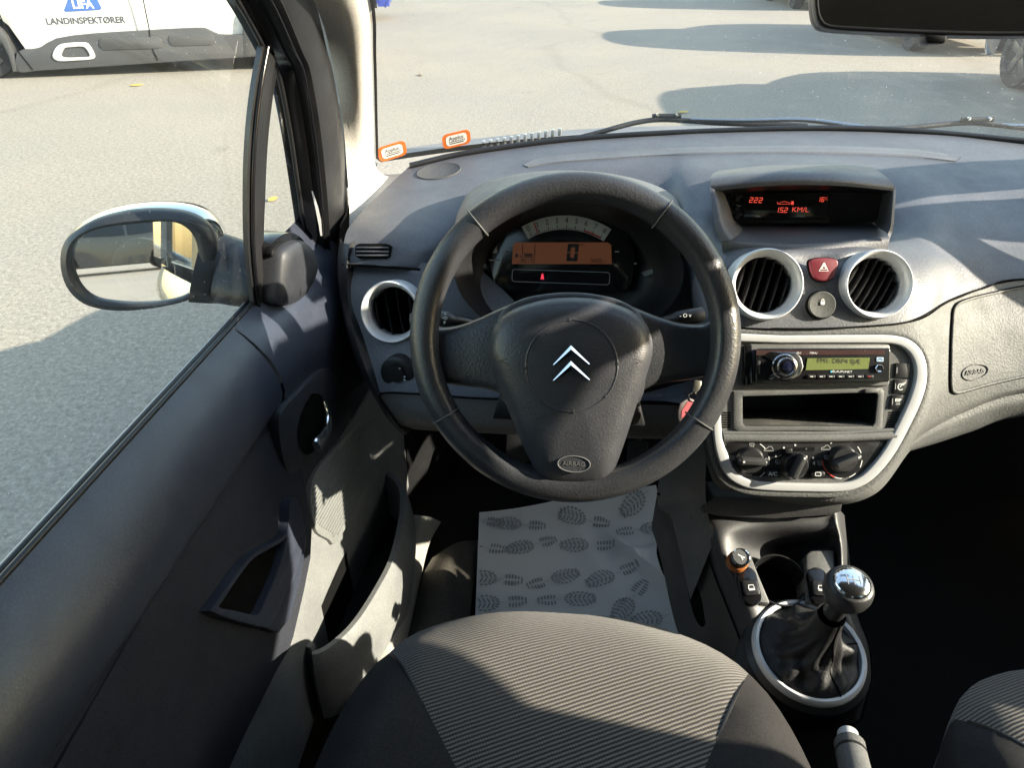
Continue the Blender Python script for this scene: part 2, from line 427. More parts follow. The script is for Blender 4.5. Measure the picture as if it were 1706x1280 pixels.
# fabric, carpet, asphalt
def fabric_rib():
    m, nt, bs = newmat('ribbed_seat_fabric'); co = coords(nt, rot=(0, 0, rad(-24)))
    wv = nd(nt, 'ShaderNodeTexWave', wave_type='BANDS', bands_direction='Y', wave_profile='SIN')
    wv.inputs['Scale'].default_value = 72; wv.inputs['Distortion'].default_value = 0.6; wv.inputs['Detail'].default_value = 1; wv.inputs['Detail Scale'].default_value = 1.2
    nt.links.new(co, wv.inputs['Vector'])
    w2 = nd(nt, 'ShaderNodeTexWave', wave_type='BANDS', bands_direction='X', wave_profile='SIN'); w2.inputs['Scale'].default_value = 110; w2.inputs['Distortion'].default_value = 1.0
    nt.links.new(co, w2.inputs['Vector'])
    c1 = ramp(nt, wv.outputs['Fac'], [(0.25, (0.046, 0.041, 0.037)), (0.7, (0.195, 0.177, 0.160))])
    n = noise(nt, co, 900, 2, 0.7)
    c2 = ramp(nt, n, [(0.3, (0.72,)*3), (0.7, (1.1,)*3)])
    mx = nd(nt, 'ShaderNodeMixRGB', blend_type='MULTIPLY'); mx.inputs[0].default_value = 1; nt.links.new(c1, mx.inputs[1]); nt.links.new(c2, mx.inputs[2])
    c3 = ramp(nt, w2.outputs['Fac'], [(0.2, (0.80,)*3), (0.8, (1.05,)*3)])
    my = nd(nt, 'ShaderNodeMixRGB', blend_type='MULTIPLY'); my.inputs[0].default_value = 1; nt.links.new(mx.outputs[0], my.inputs[1]); nt.links.new(c3, my.inputs[2])
    nt.links.new(my.outputs[0], bs.inputs['Base Color']); bs.inputs['Roughness'].default_value = 0.9; bs.inputs['Specular IOR Level'].default_value = 0.2
    bs.inputs['Sheen Weight'].default_value = 0.15
    b = bump(nt, bs, wv.outputs['Fac'], 0.6, 0.0012); bump(nt, bs, n, 0.35, 0.0006, b); return m
M['rib'] = fabric_rib()
M['cloth'] = plastic('bolster_cloth', (0.030, 0.028, 0.028), 0.92, 1500, 0.7, 0.12, 0.2, vor=False, dist=0.0008)
def carpet(name, a, b):
    m, nt, bs = newmat(name); co = coords(nt); n = noise(nt, co, 500, 3, 0.7)
    nt.links.new(ramp(nt, n, [(0.3, a), (0.72, b)]), bs.inputs['Base Color']); bs.inputs['Roughness'].default_value = 0.95
    bs.inputs['Specular IOR Level'].default_value = 0.1; bump(nt, bs, n, 0.9, 0.004); return m
M['carpet'] = carpet('black_carpet', (0.008, 0.008, 0.008), (0.028, 0.027, 0.026))
M['carpetg'] = carpet('grey_carpet', (0.06, 0.056, 0.05), (0.17, 0.155, 0.135))
def asphalt():
    m, nt, bs = newmat('asphalt'); co = coords(nt)
    v = nd(nt, 'ShaderNodeTexVoronoi'); v.inputs['Scale'].default_value = 95; nt.links.new(co, v.inputs['Vector'])
    n1 = noise(nt, co, 42, 5, 0.75); n2 = noise(nt, co, 0.45, 5, 0.6); n3 = noise(nt, co, 160, 2, 0.6)
    c1 = ramp(nt, n1, [(0.28, (0.178, 0.163, 0.138)), (0.5, (0.272, 0.249, 0.211)), (0.74, (0.395, 0.362, 0.307))])
    c2 = ramp(nt, n2, [(0.3, (0.90, 0.90, 0.91)), (0.7, (1.08, 1.05, 1.0))])
    c3 = ramp(nt, v.outputs['Distance'], [(0.05, (1.12,)*3), (0.75, (0.82,)*3)])
    mx = nd(nt, 'ShaderNodeMixRGB', blend_type='MULTIPLY'); mx.inputs[0].default_value = 1; nt.links.new(c1, mx.inputs[1]); nt.links.new(c2, mx.inputs[2])
    my = nd(nt, 'ShaderNodeMixRGB', blend_type='MULTIPLY'); my.inputs[0].default_value = 1; nt.links.new(mx.outputs[0], my.inputs[1]); nt.links.new(c3, my.inputs[2])
    st = ramp(nt, noise(nt, co, 1.7, 2, 0.4), [(0.72, (1, 1, 1)), (0.78, (0.72, 0.70, 0.68))])
    mz = nd(nt, 'ShaderNodeMixRGB', blend_type='MULTIPLY'); mz.inputs[0].default_value = 0.6; nt.links.new(my.outputs[0], mz.inputs[1]); nt.links.new(st, mz.inputs[2])
    wp_ = nd(nt, 'ShaderNodeTexWave', wave_type='BANDS', bands_direction='X'); wp_.inputs['Scale'].default_value = 0.06; wp_.inputs['Distortion'].default_value = 9; wp_.inputs['Detail'].default_value = 4; wp_.inputs['Detail Scale'].default_value = 1.4
    nt.links.new(co, wp_.inputs['Vector'])
    ck = ramp(nt, wp_.outputs['Fac'], [(0.0, (0.62, 0.6, 0.58)), (0.006, (1, 1, 1))])
    mc = nd(nt, 'ShaderNodeMixRGB', blend_type='MULTIPLY'); mc.inputs[0].default_value = 0.22; nt.links.new(mz.outputs[0], mc.inputs[1]); nt.links.new(ck, mc.inputs[2]); mz = mc
    oil = ramp(nt, noise(nt, co, 0.9, 3, 0.55), [(0.66, (1, 1, 1)), (0.74, (0.80, 0.79, 0.78))])
    mo = nd(nt, 'ShaderNodeMixRGB', blend_type='MULTIPLY'); mo.inputs[0].default_value = 0.7; nt.links.new(mz.outputs[0], mo.inputs[1]); nt.links.new(oil, mo.inputs[2]); mz = mo
    nt.links.new(mz.outputs[0], bs.inputs['Base Color']); bs.inputs['Roughness'].default_value = 0.88; bs.inputs['Specular IOR Level'].default_value = 0.3
    bump(nt, bs, n3, 0.5, 0.006); return m
M['asphalt'] = asphalt()

# ------------------------------------------------------------------ ground
g = mk('ground', [(-700, -700, 0), (700, -700, 0), (700, 700, 0), (-700, 700, 0)], [[0, 1, 2, 3]], M['asphalt'], smooth=False)
tag(g, 'sunlit grey asphalt of the car park', 'ground', kind='structure')
for i, (px, py, r, a) in enumerate([(228, 143, .07, .4), (455, 334, .04, 1.2), (1138, 188, .05, .2), (700, 126, .05, 2.0)]):
    q = P(px, py, Z=-H); f = Frame(q+V((0, 0, .006)), (math.cos(a), math.sin(a), 0.05), (-math.sin(a), math.cos(a), 0.1))
    pts = [V((r*t, r*y)) for t, y in ((-1, 0), (-.5, .42), (0, .5), (.5, .36), (1, .02), (.5, -.34), (0, -.46), (-.55, -.35))]
    lf = prism('fallen_leaf', f, pts, 0.004, 0.007, plain('leaf_yellow', (0.42, 0.30, 0.06) if i != 3 else (0.16, 0.11, 0.06), 0.7), None, org=q)
    tag(lf, ['yellow fallen leaf on the asphalt just in front of the white car', 'yellow fallen leaf seen through the small quarter window', 'tiny fallen leaf on the asphalt above the left wiper', 'dark fallen leaf on the sunny asphalt seen through the windscreen'][i], 'leaf')

# ------------------------------------------------------------------ the car's shell
body = thing('car_shell', 'silver car body shell with windscreen, beige pillar trim and roof around the cabin', 'car', W(XC, 0.3, -H+0.02))
def both(o, name=None): return mirror_copy(o, name or o.name.split('.')[0], body)
# roof with headliner (camera sits under it)
rows = []
for y, yo in ((0.74, 0), (0.60, 0), (0.3, 0.012), (-0.3, 0.02), (-0.9, 0.0), (-1.5, -0.06)):
    r = []
    for x, z in ((-0.362, 0.035), (-0.335, 0.085), (-0.26, 0.125), (-0.1, 0.15), (0.1, 0.165), (XC, 0.17)):
        k = (x-XC)/0.7; r.append(W(x, y - (0.16*k*k if y > 0.5 else 0), z+yo))
    rows.append(r+[mirx(p) for p in r[:-1][::-1]])
rp = netpts(rows, 3, 4)
gridmesh('headliner', rp, M['headliner'], body)
gridmesh('roof', [[p+V((0, 0, .045)) for p in r] for r in rp], M['paint'], body)
# left pillar trim: rows from top to bottom, windscreen edge first
def trimrow(pts): return [P(px, py, X=x) for px, py, x in pts]
pil = [
    [W(-0.215, 0.64, 0.105), W(-0.235, 0.60, 0.10), W(-0.285, 0.55, 0.085)],
    [W(-0.252, 0.83, 0.055), W(-0.262, 0.785, 0.05), W(-0.305, 0.74, 0.035)],
    trimrow([(612, 0, -0.292), (588, 0, -0.284), (522, 0, -0.325)]),
    trimrow([(619, 100, -0.330), (598, 100, -0.322), (553, 100, -0.368)]),
    trimrow([(622, 200, -0.366), (606, 200, -0.356), (571, 200, -0.388)]),
    trimrow([(624, 268, -0.382), (610, 275, -0.374), (578, 280, -0.396)]),
    trimrow([(640, 290, -0.372), (616, 320, -0.374), (582, 335, -0.392)]),
    trimrow([(700, 285, -0.30), (640, 345, -0.34), (582, 385, -0.385)]),
]
o = net('pillar_trim', pil, M['pillar'], body, 4, 5); both(o)
# outer pillar skin
o = net('pillar_skin', [[p+V((-0.018, 0.030, 0.012)) for p in r] for r in pil[:7]], M['paint'], body, 3, 3); both(o)
# black frit edge of the screen along the pillar
wl = [r[0] for r in pil[:6]]
fr_ = [spl([p+V((0.002, 0.004, 0.003)) for p in wl], 5), spl([p+V((0.007, 0.005, 0.0035)) for p in wl], 5)]
o = gridmesh('screen_border', fr_, M['black'], body); both(o)
# windscreen
NW = 26; ws = []
left = resample(spl([p+V((-0.004, 0.010, 0.004)) for p in wl], 6), 20, False)
for i, p in enumerate(left):
    t = i/19.0; r = []
    bow = 0.20*t + 0.13*(1-t)
    for j in range(NW+1):
        k = j/NW*2-1; x = XC+(XC-p.x)*k
        r.append(V((x, p.y+bow*(1-k*k), p.z+(0.02+0.045*(1-t))*(1-k*k))))
    ws.append(r)
WS = ws
gridmesh('windscreen', ws, M['wind'], body)
# cowl behind the windscreen base, bonnet, wings
bot = ws[-1]
cow = [[p+V((0, .012, -.004)) for p in bot], [p+V((0, .05, -.022)) for p in bot], [p+V((0, .10, -.012)) for p in bot], [p+V((0, .125, -.03)) for p in bot]]
gridmesh('cowl', cow, plastic('cowl_plastic', (0.17, 0.17, 0.175), 0.6, 500, 0.3), body)
NB = len(bot)
bon = []
for t in [i/10 for i in range(11)]:
    r = []
    for j, p in enumerate(bot):
        k = j/(NB-1)*2-1
        y0 = p.y+0.13; yf = 2.48-0.30*k*k
        y = y0+(yf-y0)*t; z = (p.z-H)-0.035-0.10*t-0.30*t**3.2-0.05*abs(k)**3
        r.append(W(p.x+(p.x-XC)*0.10*t*(1-t)*2, y, z))
    bon.append(r)
gridmesh('bonnet', bon, M['paint'], body)
flank = []
for y, xo in ((2.42, 0.14), (2.2, 0.03), (1.8, -0.02), (1.25, -0.03), (0.6, -0.035), (0.0, -0.035), (-0.6, -0.03), (-1.2, 0.0), (-1.6, 0.08)):
    top = -0.44 if y < 1.2 else -0.40-0.33*(y-1.2)/1.25*0.8
    flank.append([W(-0.447+xo*0.3, y, top-0.03), W(-0.47+xo, y, top-0.07), W(-0.495+xo, y, -0.62), W(-0.487+xo, y, -0.8), W(-0.465+xo, y, -1.05)])
o = net('body_side', flank, M['paint'], body, 3, 3); both(o)
# B and C pillars, tailgate
def post(name, y0, y1, y2, y3, mat):
    v = []
    for z in (-0.43, -0.18, 0.07):
        t = max(0, (z+0.18)/0.25) if y3 > 0.4 else (z+0.43)/0.5
        x = XG(z)
        for xx in (x-0.02, x+0.035):
            v += [W(xx, y0+(y2-y0)*t, z), W(xx, y1+(y3-y1)*t, z)]
    f = []
    for k in (0, 4):
        a = k
        f += [[a, a+1, a+5, a+4], [a+2, a+3, a+7, a+6], [a, a+2, a+6, a+4], [a+1, a+3, a+7, a+5]]
    return mk(name, v, f, mat, body)
o = post('door_pillar', 0.10, 0.25, 0.07, 0.22, M['black'])
pv = []  # unseen passenger-side pillar, front edge shaped to throw shade on seat and door
for z, yf in ((-0.43, 0.312), (-0.175, 0.312), (-0.145, 0.36), (-0.10, 0.465), (0.0, 0.53), (0.07, 0.60)):
    xx = 2*XC-XG(z); pv.append([W(xx-0.035, -0.03, z), W(xx-0.035, yf, z), W(xx+0.02, yf, z), W(xx+0.02, -0.03, z)])
gridmesh('door_pillar', pv, M['headliner'], body, closeu=True, ang=30)
o = post('rear_pillar', -1.45, -1.02, -1.5, -0.9, M['paint']); both(o)
box('tailgate', W(-0.40, -1.64, -1.0), W(1.08, -1.58, -0.36), M['headliner'], body)
box('rear_shelf', W(-0.38, -1.57, -0.42), W(1.06, -1.12, -0.40), M['carpet'], body)
for y0_, y1_ in ((-1.02, 0.12),):  # unseen rear panes, added dark to lower the cabin's fill light
    o = mk('rear_side_glass', [W(XG(-0.42), y1_, -0.42), W(XG(-0.42), y0_, -0.42), W(XG(0.07), y0_, 0.07), W(XG(0.07), y1_, 0.07)], [[0, 1, 2, 3]], M['fillcut'], body, smooth=False); both(o)
mk('rear_window', [W(-0.36, -1.60, -0.37), W(1.04, -1.60, -0.37), W(0.98, -1.50, 0.10), W(-0.30, -1.50, 0.10)], [[0, 1, 2, 3]], M['fillcut'], body, smooth=False)
# floor and footwell shells
box('floor', W(-0.42, -1.57, -1.09), W(1.10, 1.42, -1.06), M['carpet'], body)
mk('firewall', [W(-0.42, 1.30, -1.06), W(1.10, 1.30, -1.06), W(1.10, 1.46, -0.80), W(-0.42, 1.46, -0.80), W(-0.42, 1.44, -0.47), W(1.10, 1.44, -0.47)],
   [[0, 1, 2, 3], [3, 2, 5, 4]], M['carpet'], body)
# sill plate and side kick trim by the driver's feet
sl_ = [[P(735, 870, Z=-1.05), P(716, 862, Z=-1.0), P(690, 858, Z=-0.985)],
       [P(716, 905, Z=-1.03), P(694, 905, Z=-0.965), P(672, 905, Z=-0.955)],
       [P(702, 960, Z=-1.035), P(692, 958, Z=-0.975), P(668, 955, Z=-0.965)],
       [P(690, 1020, Z=-1.035), P(672, 1020, Z=-0.975), P(640, 1020, Z=-0.965)],
       [P(672, 1090, Z=-1.035), P(655, 1090, Z=-0.975), P(618, 1090, Z=-0.965)],
       [P(600, 1280, Z=-1.035), P(590, 1280, Z=-0.975), P(545, 1280, Z=-0.965)]]
net('door_sill', sl_, plastic('sill_plastic', (0.30, 0.29, 0.26), 0.7, 700, 0.4, 0.15, 0.3, dust=0.2), body, 4, 5)
kk = [[P(px, py, Y=y_) for px, y_ in ((678, 1.16), (705, 1.22), (745, 1.30), (800, 1.40))] for py in (705, 780, 860, 925)]
net('kick_panel', kk, M['black'], body, 4, 4)
cg = [[P(720, 930, Z=-1.035), P(760, 905, Z=-1.05), P(800, 900, Z=-1.056)], [P(702, 965, Z=-1.03), P(750, 940, Z=-1.018), P(795, 930, Z=-1.052)],
      [P(690, 1025, Z=-1.025), P(745, 1010, Z=-1.0), P(785, 1010, Z=-1.05)], [P(672, 1090, Z=-1.025), P(730, 1090, Z=-1.0), P(775, 1090, Z=-1.05)],
      [P(640, 1200, Z=-1.025), P(700, 1200, Z=-1.0), P(760, 1200, Z=-1.05)]]
net('floor_carpet', cg, M['carpetg'], body, 5, 5)
# right hand door card (below the passenger window)
# ------------------------------------------------------------------ driver's door
door = thing('car_door', "driver's door with dark blue-grey padded sill, black window frame and door mirror", 'car door', W(-0.42, 0.3, -1.0))
DF = Frame(W(-0.392, 0.8, -0.65), (0, 1, 0), (0, 0, 1))
def dprof(z):                                  # inner surface of the door card, X against height
    pr = [(-0.430, -0.436), (-0.442, -0.424), (-0.456, -0.412), (-0.477, -0.397), (-0.503, -0.386), (-0.53, -0.384), (-0.546, -0.389)]
    if z >= pr[0][0]: return pr[0][1]
    for (a, b), (c, d) in zip(pr, pr[1:]):
        if z >= c: return b+(d-b)*(a-z)/(a-c)
    return pr[-1][1]
def ramp01(x, a, b): t = max(0, min(1, (x-a)/(b-a))); return t*t*(3-2*t)
def bend(y): return 0.030*ramp01(y, 0.74, 1.08)  # door card curves in towards the dash
zs = [-0.430, -0.436, -0.442, -0.449, -0.459, -0.47, -0.484, -0.50, -0.515, -0.530, -0.540, -0.546, -0.550]
rows = []
for i in range(46):
    y = -0.6+i*(0.795+0.6)/45
    rows.append([W(dprof(z) - (0.010 if z < -0.548 else 0), y - 0.045*((z+0.47)/0.07)**2*(1 if i == 45 else 0)*0, z) for z in zs])
gridmesh('padded_sill', rows, M['door'], door, ang=70)
# front section running up to the dash
rows = []
for i in range(22):
    y = 0.798+i*0.016; t = i/21
    top = -0.430+0.050*ramp01(y, 0.86, 0.98)
    bot = -0.60-0.10*t; r = []
    for k in range(15):
        z = top+(bot-top)*k/14
        r.append(W(dprof(z)+bend(y)*(1 if z < -0.455 else max(0, (top-z)/max(1e-3, top+0.455))), y, z))
    rows.append(r)
gridmesh('front_trim', rows, M['door'], door, ang=70)
# cloth insert and lower panel
def low(z): return -0.400+0.045*ramp01(-z, 0.60, 0.86)
rows = []
for i in range(40):
    y = -0.6+i*1.76/39
    rows.append([W(low(z)+bend(y), y, z) for z in (-0.53, -0.56, -0.6, -0.64, -0.68, -0.72, -0.76, -0.80)])
gridmesh('cloth_insert', rows, M['doorins'], door)
rows = []
for i in range(30):
    y = -0.6+i*1.76/29
    rows.append([W(low(z)+bend(y)+(0.004 if k else -0.004), y, z) for k, z in enumerate((-0.70, -0.702, -0.74, -0.78, -0.82, -0.86, -0.95, -1.0))])
lp = gridmesh('lower_panel', rows, M['pocket'], door)
# dark cloth wedge that covers the lower panel behind the pull handle
DL = Frame(W(-0.366, 0.6, -0.75), (0.0, 1, 0.0), (-0.20, 0, 1))
cwp = [(515, 880), (513, 930), (502, 985), (484, 1062), (478, 1080), (455, 1120), (425, 1180), (395, 1240), (350, 1340), (300, 1420), (60, 1420), (80, 1290), (200, 1080), (300, 905), (420, 735), (470, 700), (500, 790)]
prism('cloth_wedge', DL, DL.poly(cwp), -0.02, 0.005, M['doorins'], door, 0.002)
tube('panel_seam', spl([DL.p(*DL.px(px, py), 0.003) for px, py in ((478, 1079), (455, 1119), (425, 1179), (395, 1239), (350, 1339))], 4), 0.0016, M['door'], door, 6)
# speaker grille
GR = Frame(W(-0.366, 0.95, -0.70), (0, 1, 0), (0.10, 0, 1)); GR = Frame(W(-0.362, 0.95, -0.70), (0.07, 1, 0), (-0.20, 0, 1))
gp = GR.poly([(517, 800), (560, 740), (600, 700), (633, 690), (640, 740), (634, 765), (615, 800), (585, 860), (556, 905), (545, 900), (520, 878)], 4)
gr = prism('speaker_grille', GR, gp, -0.02, 0.004, plastic('grille_plastic', (0.15, 0.155, 0.15), 0.6, 900, 0.4), door, 0.0015)
gv, gf = [], []
cx_ = sum(p.x for p in gp)/len(gp); cy_ = sum(p.y for p in gp)/len(gp)
import itertools
def inside(p, poly):
    c = False; n = len(poly)
    for i in range(n):
        a, b = poly[i], poly[i-1]
        if (a.y > p.y) != (b.y > p.y) and p.x < (b.x-a.x)*(p.y-a.y)/(b.y-a.y)+a.x: c = not c
    return c
ribs_v, ribs_f = [], []
y0, y1 = min(p.y for p in gp), max(p.y for p in gp); x0, x1 = min(p.x for p in gp), max(p.x for p in gp)
k = 0; yy = y0+0.006
while yy < y1:
    run = None; xx = x0
    while xx < x1+0.004:
        ins = inside(V((xx, yy)), gp) and inside(V((xx-0.008, yy-0.008)), gp) and inside(V((xx+0.010, yy+0.006)), gp)
        if ins and run is None: run = xx
        if (not ins) and run is not None:
            if xx-run > 0.012:
                n = len(ribs_v)
                for a, b, c in ((run, yy-.0011, .004), (xx-.004, yy-.0011, .004), (xx-.004, yy+.0011, .004), (run, yy+.0011, .004), (run, yy, .0062), (xx-.004, yy, .0062)):
                    ribs_v.append(GR.p(a, b, c))
                ribs_f += [[n, n+1, n+5, n+4], [n+2, n+3, n+4, n+5]]
            run = None
        xx += 0.002
    yy += 0.0062
o = mk('grille_ribs', ribs_v, ribs_f, gr.data.materials[0], gr); o['kind'] = 'stuff'
# door bin: rim, outer wall, dark inside
rim_o = [P(px, py, Z=z) for px, py, z in ((636, 791, -.855), (655, 803, -.857), (665, 830, -.86), (660, 880, -.86), (645, 935, -.86), (622, 980, -.86), (590, 1030, -.862), (560, 1062, -.862), (528, 1083, -.862), (503, 1080, -.862), (484, 1074, -.862))]
rim_o = spl(rim_o, 5)
def outw(i, d, dz):
    n_ = len(rim_o); a = rim_o[max(0, i-1)]; b = rim_o[min(n_-1, i+1)]; t = (b-a).normalized()
    nrm = V((-t.y, t.x, 0)).normalized(); nrm = nrm if nrm.x > 0 else -nrm
    return rim_o[i]+nrm*d+V((0, 0, dz))
rows = [[outw(i, 0.0, -0.13) for i in range(len(rim_o))], [outw(i, 0.0, -0.004) for i in range(len(rim_o))], [outw(i, 0.002, 0.002) for i in range(len(rim_o))],
        [outw(i, 0.010, 0.003) for i in range(len(rim_o))], [outw(i, 0.014, -0.003) for i in range(len(rim_o))], [outw(i, 0.020, -0.03) for i in range(len(rim_o))],
        [outw(i, 0.024, -0.07) for i in range(len(rim_o))], [outw(i, 0.022, -0.13) for i in range(len(rim_o))]]
dp = gridmesh('door_bin', rows, M['pocket'], door, ang=35)
bk = [P(px, py, Z=-.862) for px, py in ((503, 1082), (548, 985), (590, 890), (618, 825), (634, 793))]
bk = [p+V((-0.004, 0, 0)) for p in bk]
mk('bin_floor', [p+V((0, 0, -0.10)) for p in rim_o]+[p+V((-0.02, 0, -0.10)) for p in bk[::-1]], [list(range(len(rim_o)+len(bk)))], M['black'], dp)
brow = [[p+V((0.004, 0, 0.002)) for p in spl(bk, 5)], [p+V((0.004, 0, -0.11)) for p in spl(bk, 5)]]
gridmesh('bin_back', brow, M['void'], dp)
# pull handle (frame around a deep recess)
PHF = Frame(W(-0.373, 0.62, -0.62), (0, 1, 0), (-0.20, 0, 1))
po = PHF.poly([(355, 1020), (358, 1008), (410, 935), (440, 912), (474, 893), (481, 868), (482, 840), (490, 829), (499, 840), (505, 862), (508, 900), (492, 950), (470, 1005), (452, 1040), (440, 1045), (400, 1036)], 3)
pi_ = PHF.poly([(366, 1013), (372, 1000), (415, 938), (440, 920), (474, 900), (479, 888), (474, 915), (460, 960), (440, 1005), (431, 1024), (420, 1025), (390, 1018)], 3)
ph = holed('pull_handle', PHF, po, [pi_[::-1]], 0.0, M['door'], door, 0.04, 0.003, 3)
prism('handle_recess', PHF, pi_, -0.03, -0.0115, M['void'], ph)
sd = [(440, 1045), (470, 1005), (492, 950), (508, 900), (505, 862), (516, 900), (508, 960), (490, 1030), (470, 1055)]
prism('handle_flank', PHF, PHF.poly(sd), -0.030, -0.004, M['door'], ph, 0.003)
# inner release handle with bezel and chrome lever
HF = Frame(W(-0.374, 0.90, -0.58), (0.10, 1, 0), (0, 0, 1))
hb = HF.poly([(462, 687), (490, 655), (515, 628), (531, 616), (545, 616), (556, 632), (568, 662), (580, 697), (560, 735), (530, 790), (500, 835), (487, 825), (470, 780), (460, 730)], 3)
hz = prism('handle_bezel', HF, hb, -0.03, 0.006, plastic('bezel_plastic', (0.030, 0.033, 0.040), 0.55, 900, 0.2), door, 0.003)
hc = HF.poly([(519, 655), (531, 662), (535, 690), (530, 722), (517, 750), (500, 758), (490, 742), (489, 712), (497, 680), (508, 660)], 4)
band('handle_cup', HF, [p*1 for p in hc], [V((p.x*0.94+0.06*sum(q.x for q in hc)/len(hc), p.y*0.94+0.06*sum(q.y for q in hc)/len(hc))) for p in hc], 0.0, 0.0075, M['gloss'], hz, 0.001)
prism('cup_recess', HF, hc, 0.0062, 0.0066, M['void'], hz)
lv = [HF.p(*HF.px(px, py), c) for px, py, c in ((530, 668, .010), (531, 690, .016), (525, 710, .022), (513, 724, .026), (503, 735, .027), (499, 741, .027))]
lv = spl(lv, 5)
tube('door_lever', lv, [0.0045+0.0065*min(1, (i/len(lv))*1.3) for i in range(len(lv))], plain('lever_chrome', (0.85, 0.86, 0.87), 0.12, 0.9), hz, 12, sq=0.55, up=(1, 0, 0.2))
# seams drawn as thin grooves
tube('panel_seam', spl([P(px, py, X=x) for px, py, x in ((580, 697, -.362), (600, 685, -.360), (625, 672, -.355))], 4), 0.0012, M['void'], door, 6)
# window seal along the sill
sill_in = [W(-0.437, -0.6+i*1.5/24, -0.430) for i in range(25)]
tube('window_seal', sill_in, 0.0034, M['rubber'], door, 8)
tube('window_seal', [p+V((-0.009, 0, -0.002)) for p in sill_in], 0.0032, M['rubber'], door, 8)
tube('sill_moulding', [p+V((-0.0135, 0, -0.003)) for p in sill_in], 0.0016, M['silverp'], door, 8)
# window frame: image-guided lines on the leaning side-glass plane
fo = [(300, -120), (395, 0), (437, 78), (459, 119), (480, 230), (497, 330), (508, 410)]
def Q(px, py, off=0.0): return PG(px, py, off)
toprail = [W(XG(0.05)+0.005, y, z) for y, z in ((-0.5, 0.055), (0.0, 0.06), (0.35, 0.052))]
inner = toprail+[Q(322, -90), Q(393, 0), Q(440, 84), Q(461, 122), Q(480, 215), Q(493, 300), Q(503, 370), Q(509, 415)]
mid = [p+V((0.016, 0, 0.03)) for p in toprail]+[Q(365, -90, .02), Q(432, 0, .02), Q(473, 84, .02), Q(490, 122, .02), Q(508, 215, .02), Q(519, 300, .02), Q(526, 370, .02), Q(530, 425, .02)]
outer = [p+V((0.03, 0, 0.055)) for p in toprail]+[Q(420, -90, .035), Q(470, 0, .035), Q(503, 84, .035), Q(517, 122, .035), Q(533, 215, .035), Q(542, 300, .035), Q(547, 370, .035), Q(549, 425, .035)]
sealo = [p+V((0.05, 0, 0.075)) for p in toprail]+[Q(480, -90, .045), Q(524, 0, .042), Q(545, 84, .036), Q(555, 122, .034), Q(570, 215, .028), Q(577, 300, .022), Q(582, 370, .020), Q(584, 425, .018)]
I5, M5, O5, S5 = [spl(q, 5) for q in (inner, mid, outer, sealo)]
back = [p+V((-0.012, 0.002, 0)) for p in I5]
dframe = gridmesh('window_frame', [back, [p+V((-0.004, 0, 0)) for p in I5], [p+V((0.004, 0, 0.001)) for p in I5], [(a+b)/2+V((0.012, 0, 0)) for a, b in zip(I5, M5)], M5, [p+V((-0.012, 0, 0)) for p in M5]], M['gloss'], door, ang=35)
dseal = gridmesh('frame_seal', [[p+V((-0.01, 0, 0)) for p in M5], [p+V((0.004, 0, 0)) for p in M5], [(a*0.6+b*0.4)+V((0.014, 0, 0)) for a, b in zip(M5, O5)], O5, [p+V((-0.014, 0, 0)) for p in O5]], M['rubber'], door, ang=35)
tube('run_channel', [p+V((0.002, 0, -0.001)) for p in I5], 0.0035, M['rubber'], door, 8)
tube('frame_bead', [p+V((0.013, 0, 0)) for p in M5], 0.0022, M['gloss'], door, 8)
bseal = gridmesh('door_aperture_seal', [[p+V((-0.012, 0, 0)) for p in O5], [p+V((-0.004, 0, 0)) for p in O5], [(a+b)/2+V((0.008, 0, 0)) for a, b in zip(O5, S5)], S5, [p+V((-0.02, 0.01, 0)) for p in S5]], M['rubber'], body, ang=40)
both(bseal)
o = gridmesh('silver_strip', [[Q(519, 318, .03), Q(525, 345, .03), Q(531, 375, .03), Q(534, 393, .03)], [Q(521, 318, .03), Q(530, 345, .03), Q(537, 375, .03), Q(541, 393, .03)]], M['paint'], body)  # thin silver strip laid beside the window frame
# divider bar and quarter glass
dl = [Q(438, 72, .004), Q(424, 150, .004), Q(415, 235, .004), Q(412, 330, .004), Q(414, 420, .004), Q(424, 512, .004)]
dr = [Q(462, 118, .004), Q(453, 175, .004), Q(446, 245, .004), Q(442, 330, .004), Q(440, 410, .004), Q(446, 512, .004)]
dm1 = [a.lerp(b, 0.42)+V((0.005, -0.002, 0)) for a, b in zip(dl, dr)]; dm2 = [a.lerp(b, 0.62)+V((0.005, 0, 0)) for a, b in zip(dl, dr)]; dm3 = [a.lerp(b, 0.60)+V((0.001, 0, 0)) for a, b in zip(dl, dr)]
ddl, ddm, ddr = spl(dl, 5), spl(dm1, 5), spl(dr, 5)
dbar = gridmesh('divider_bar', [[p+V((-0.008, 0.004, 0)) for p in ddl], ddl, ddm, spl(dm2, 5), spl(dm3, 5), ddr, [p+V((-0.008, -0.002, 0)) for p in ddr]], M['rubber'], door, ang=30)
tube('divider_lip', [a.lerp(b, 0.12)+V((0.004, 0, 0)) for a, b in zip(ddl, ddr)], 0.003, M['gloss'], dbar, 8)
qg = [Q(458, 119, -.008), Q(480, 225, -.008), Q(497, 325, -.008), Q(511, 425, -.008), Q(440, 425, -.008), Q(442, 330, -.008), Q(447, 235, -.008)]
mk('quarter_glass', qg, [list(range(7))], M['glass'], door, smooth=False)
wg = [W(XG(z)-0.010, y, z) for y, z in ((-0.5, -0.42), (-0.5, 0.06), (0.35, 0.06))]+[Q(322, -92, -.01), Q(392, -2, -.01), Q(440, 74, -.01), Q(418, 230, -.01), Q(415, 330, -.01), Q(418, 420, -.01), Q(428, 515, -.01)]
mk('window_glass', wg, [list(range(len(wg)))], M['glass'], door, smooth=False)
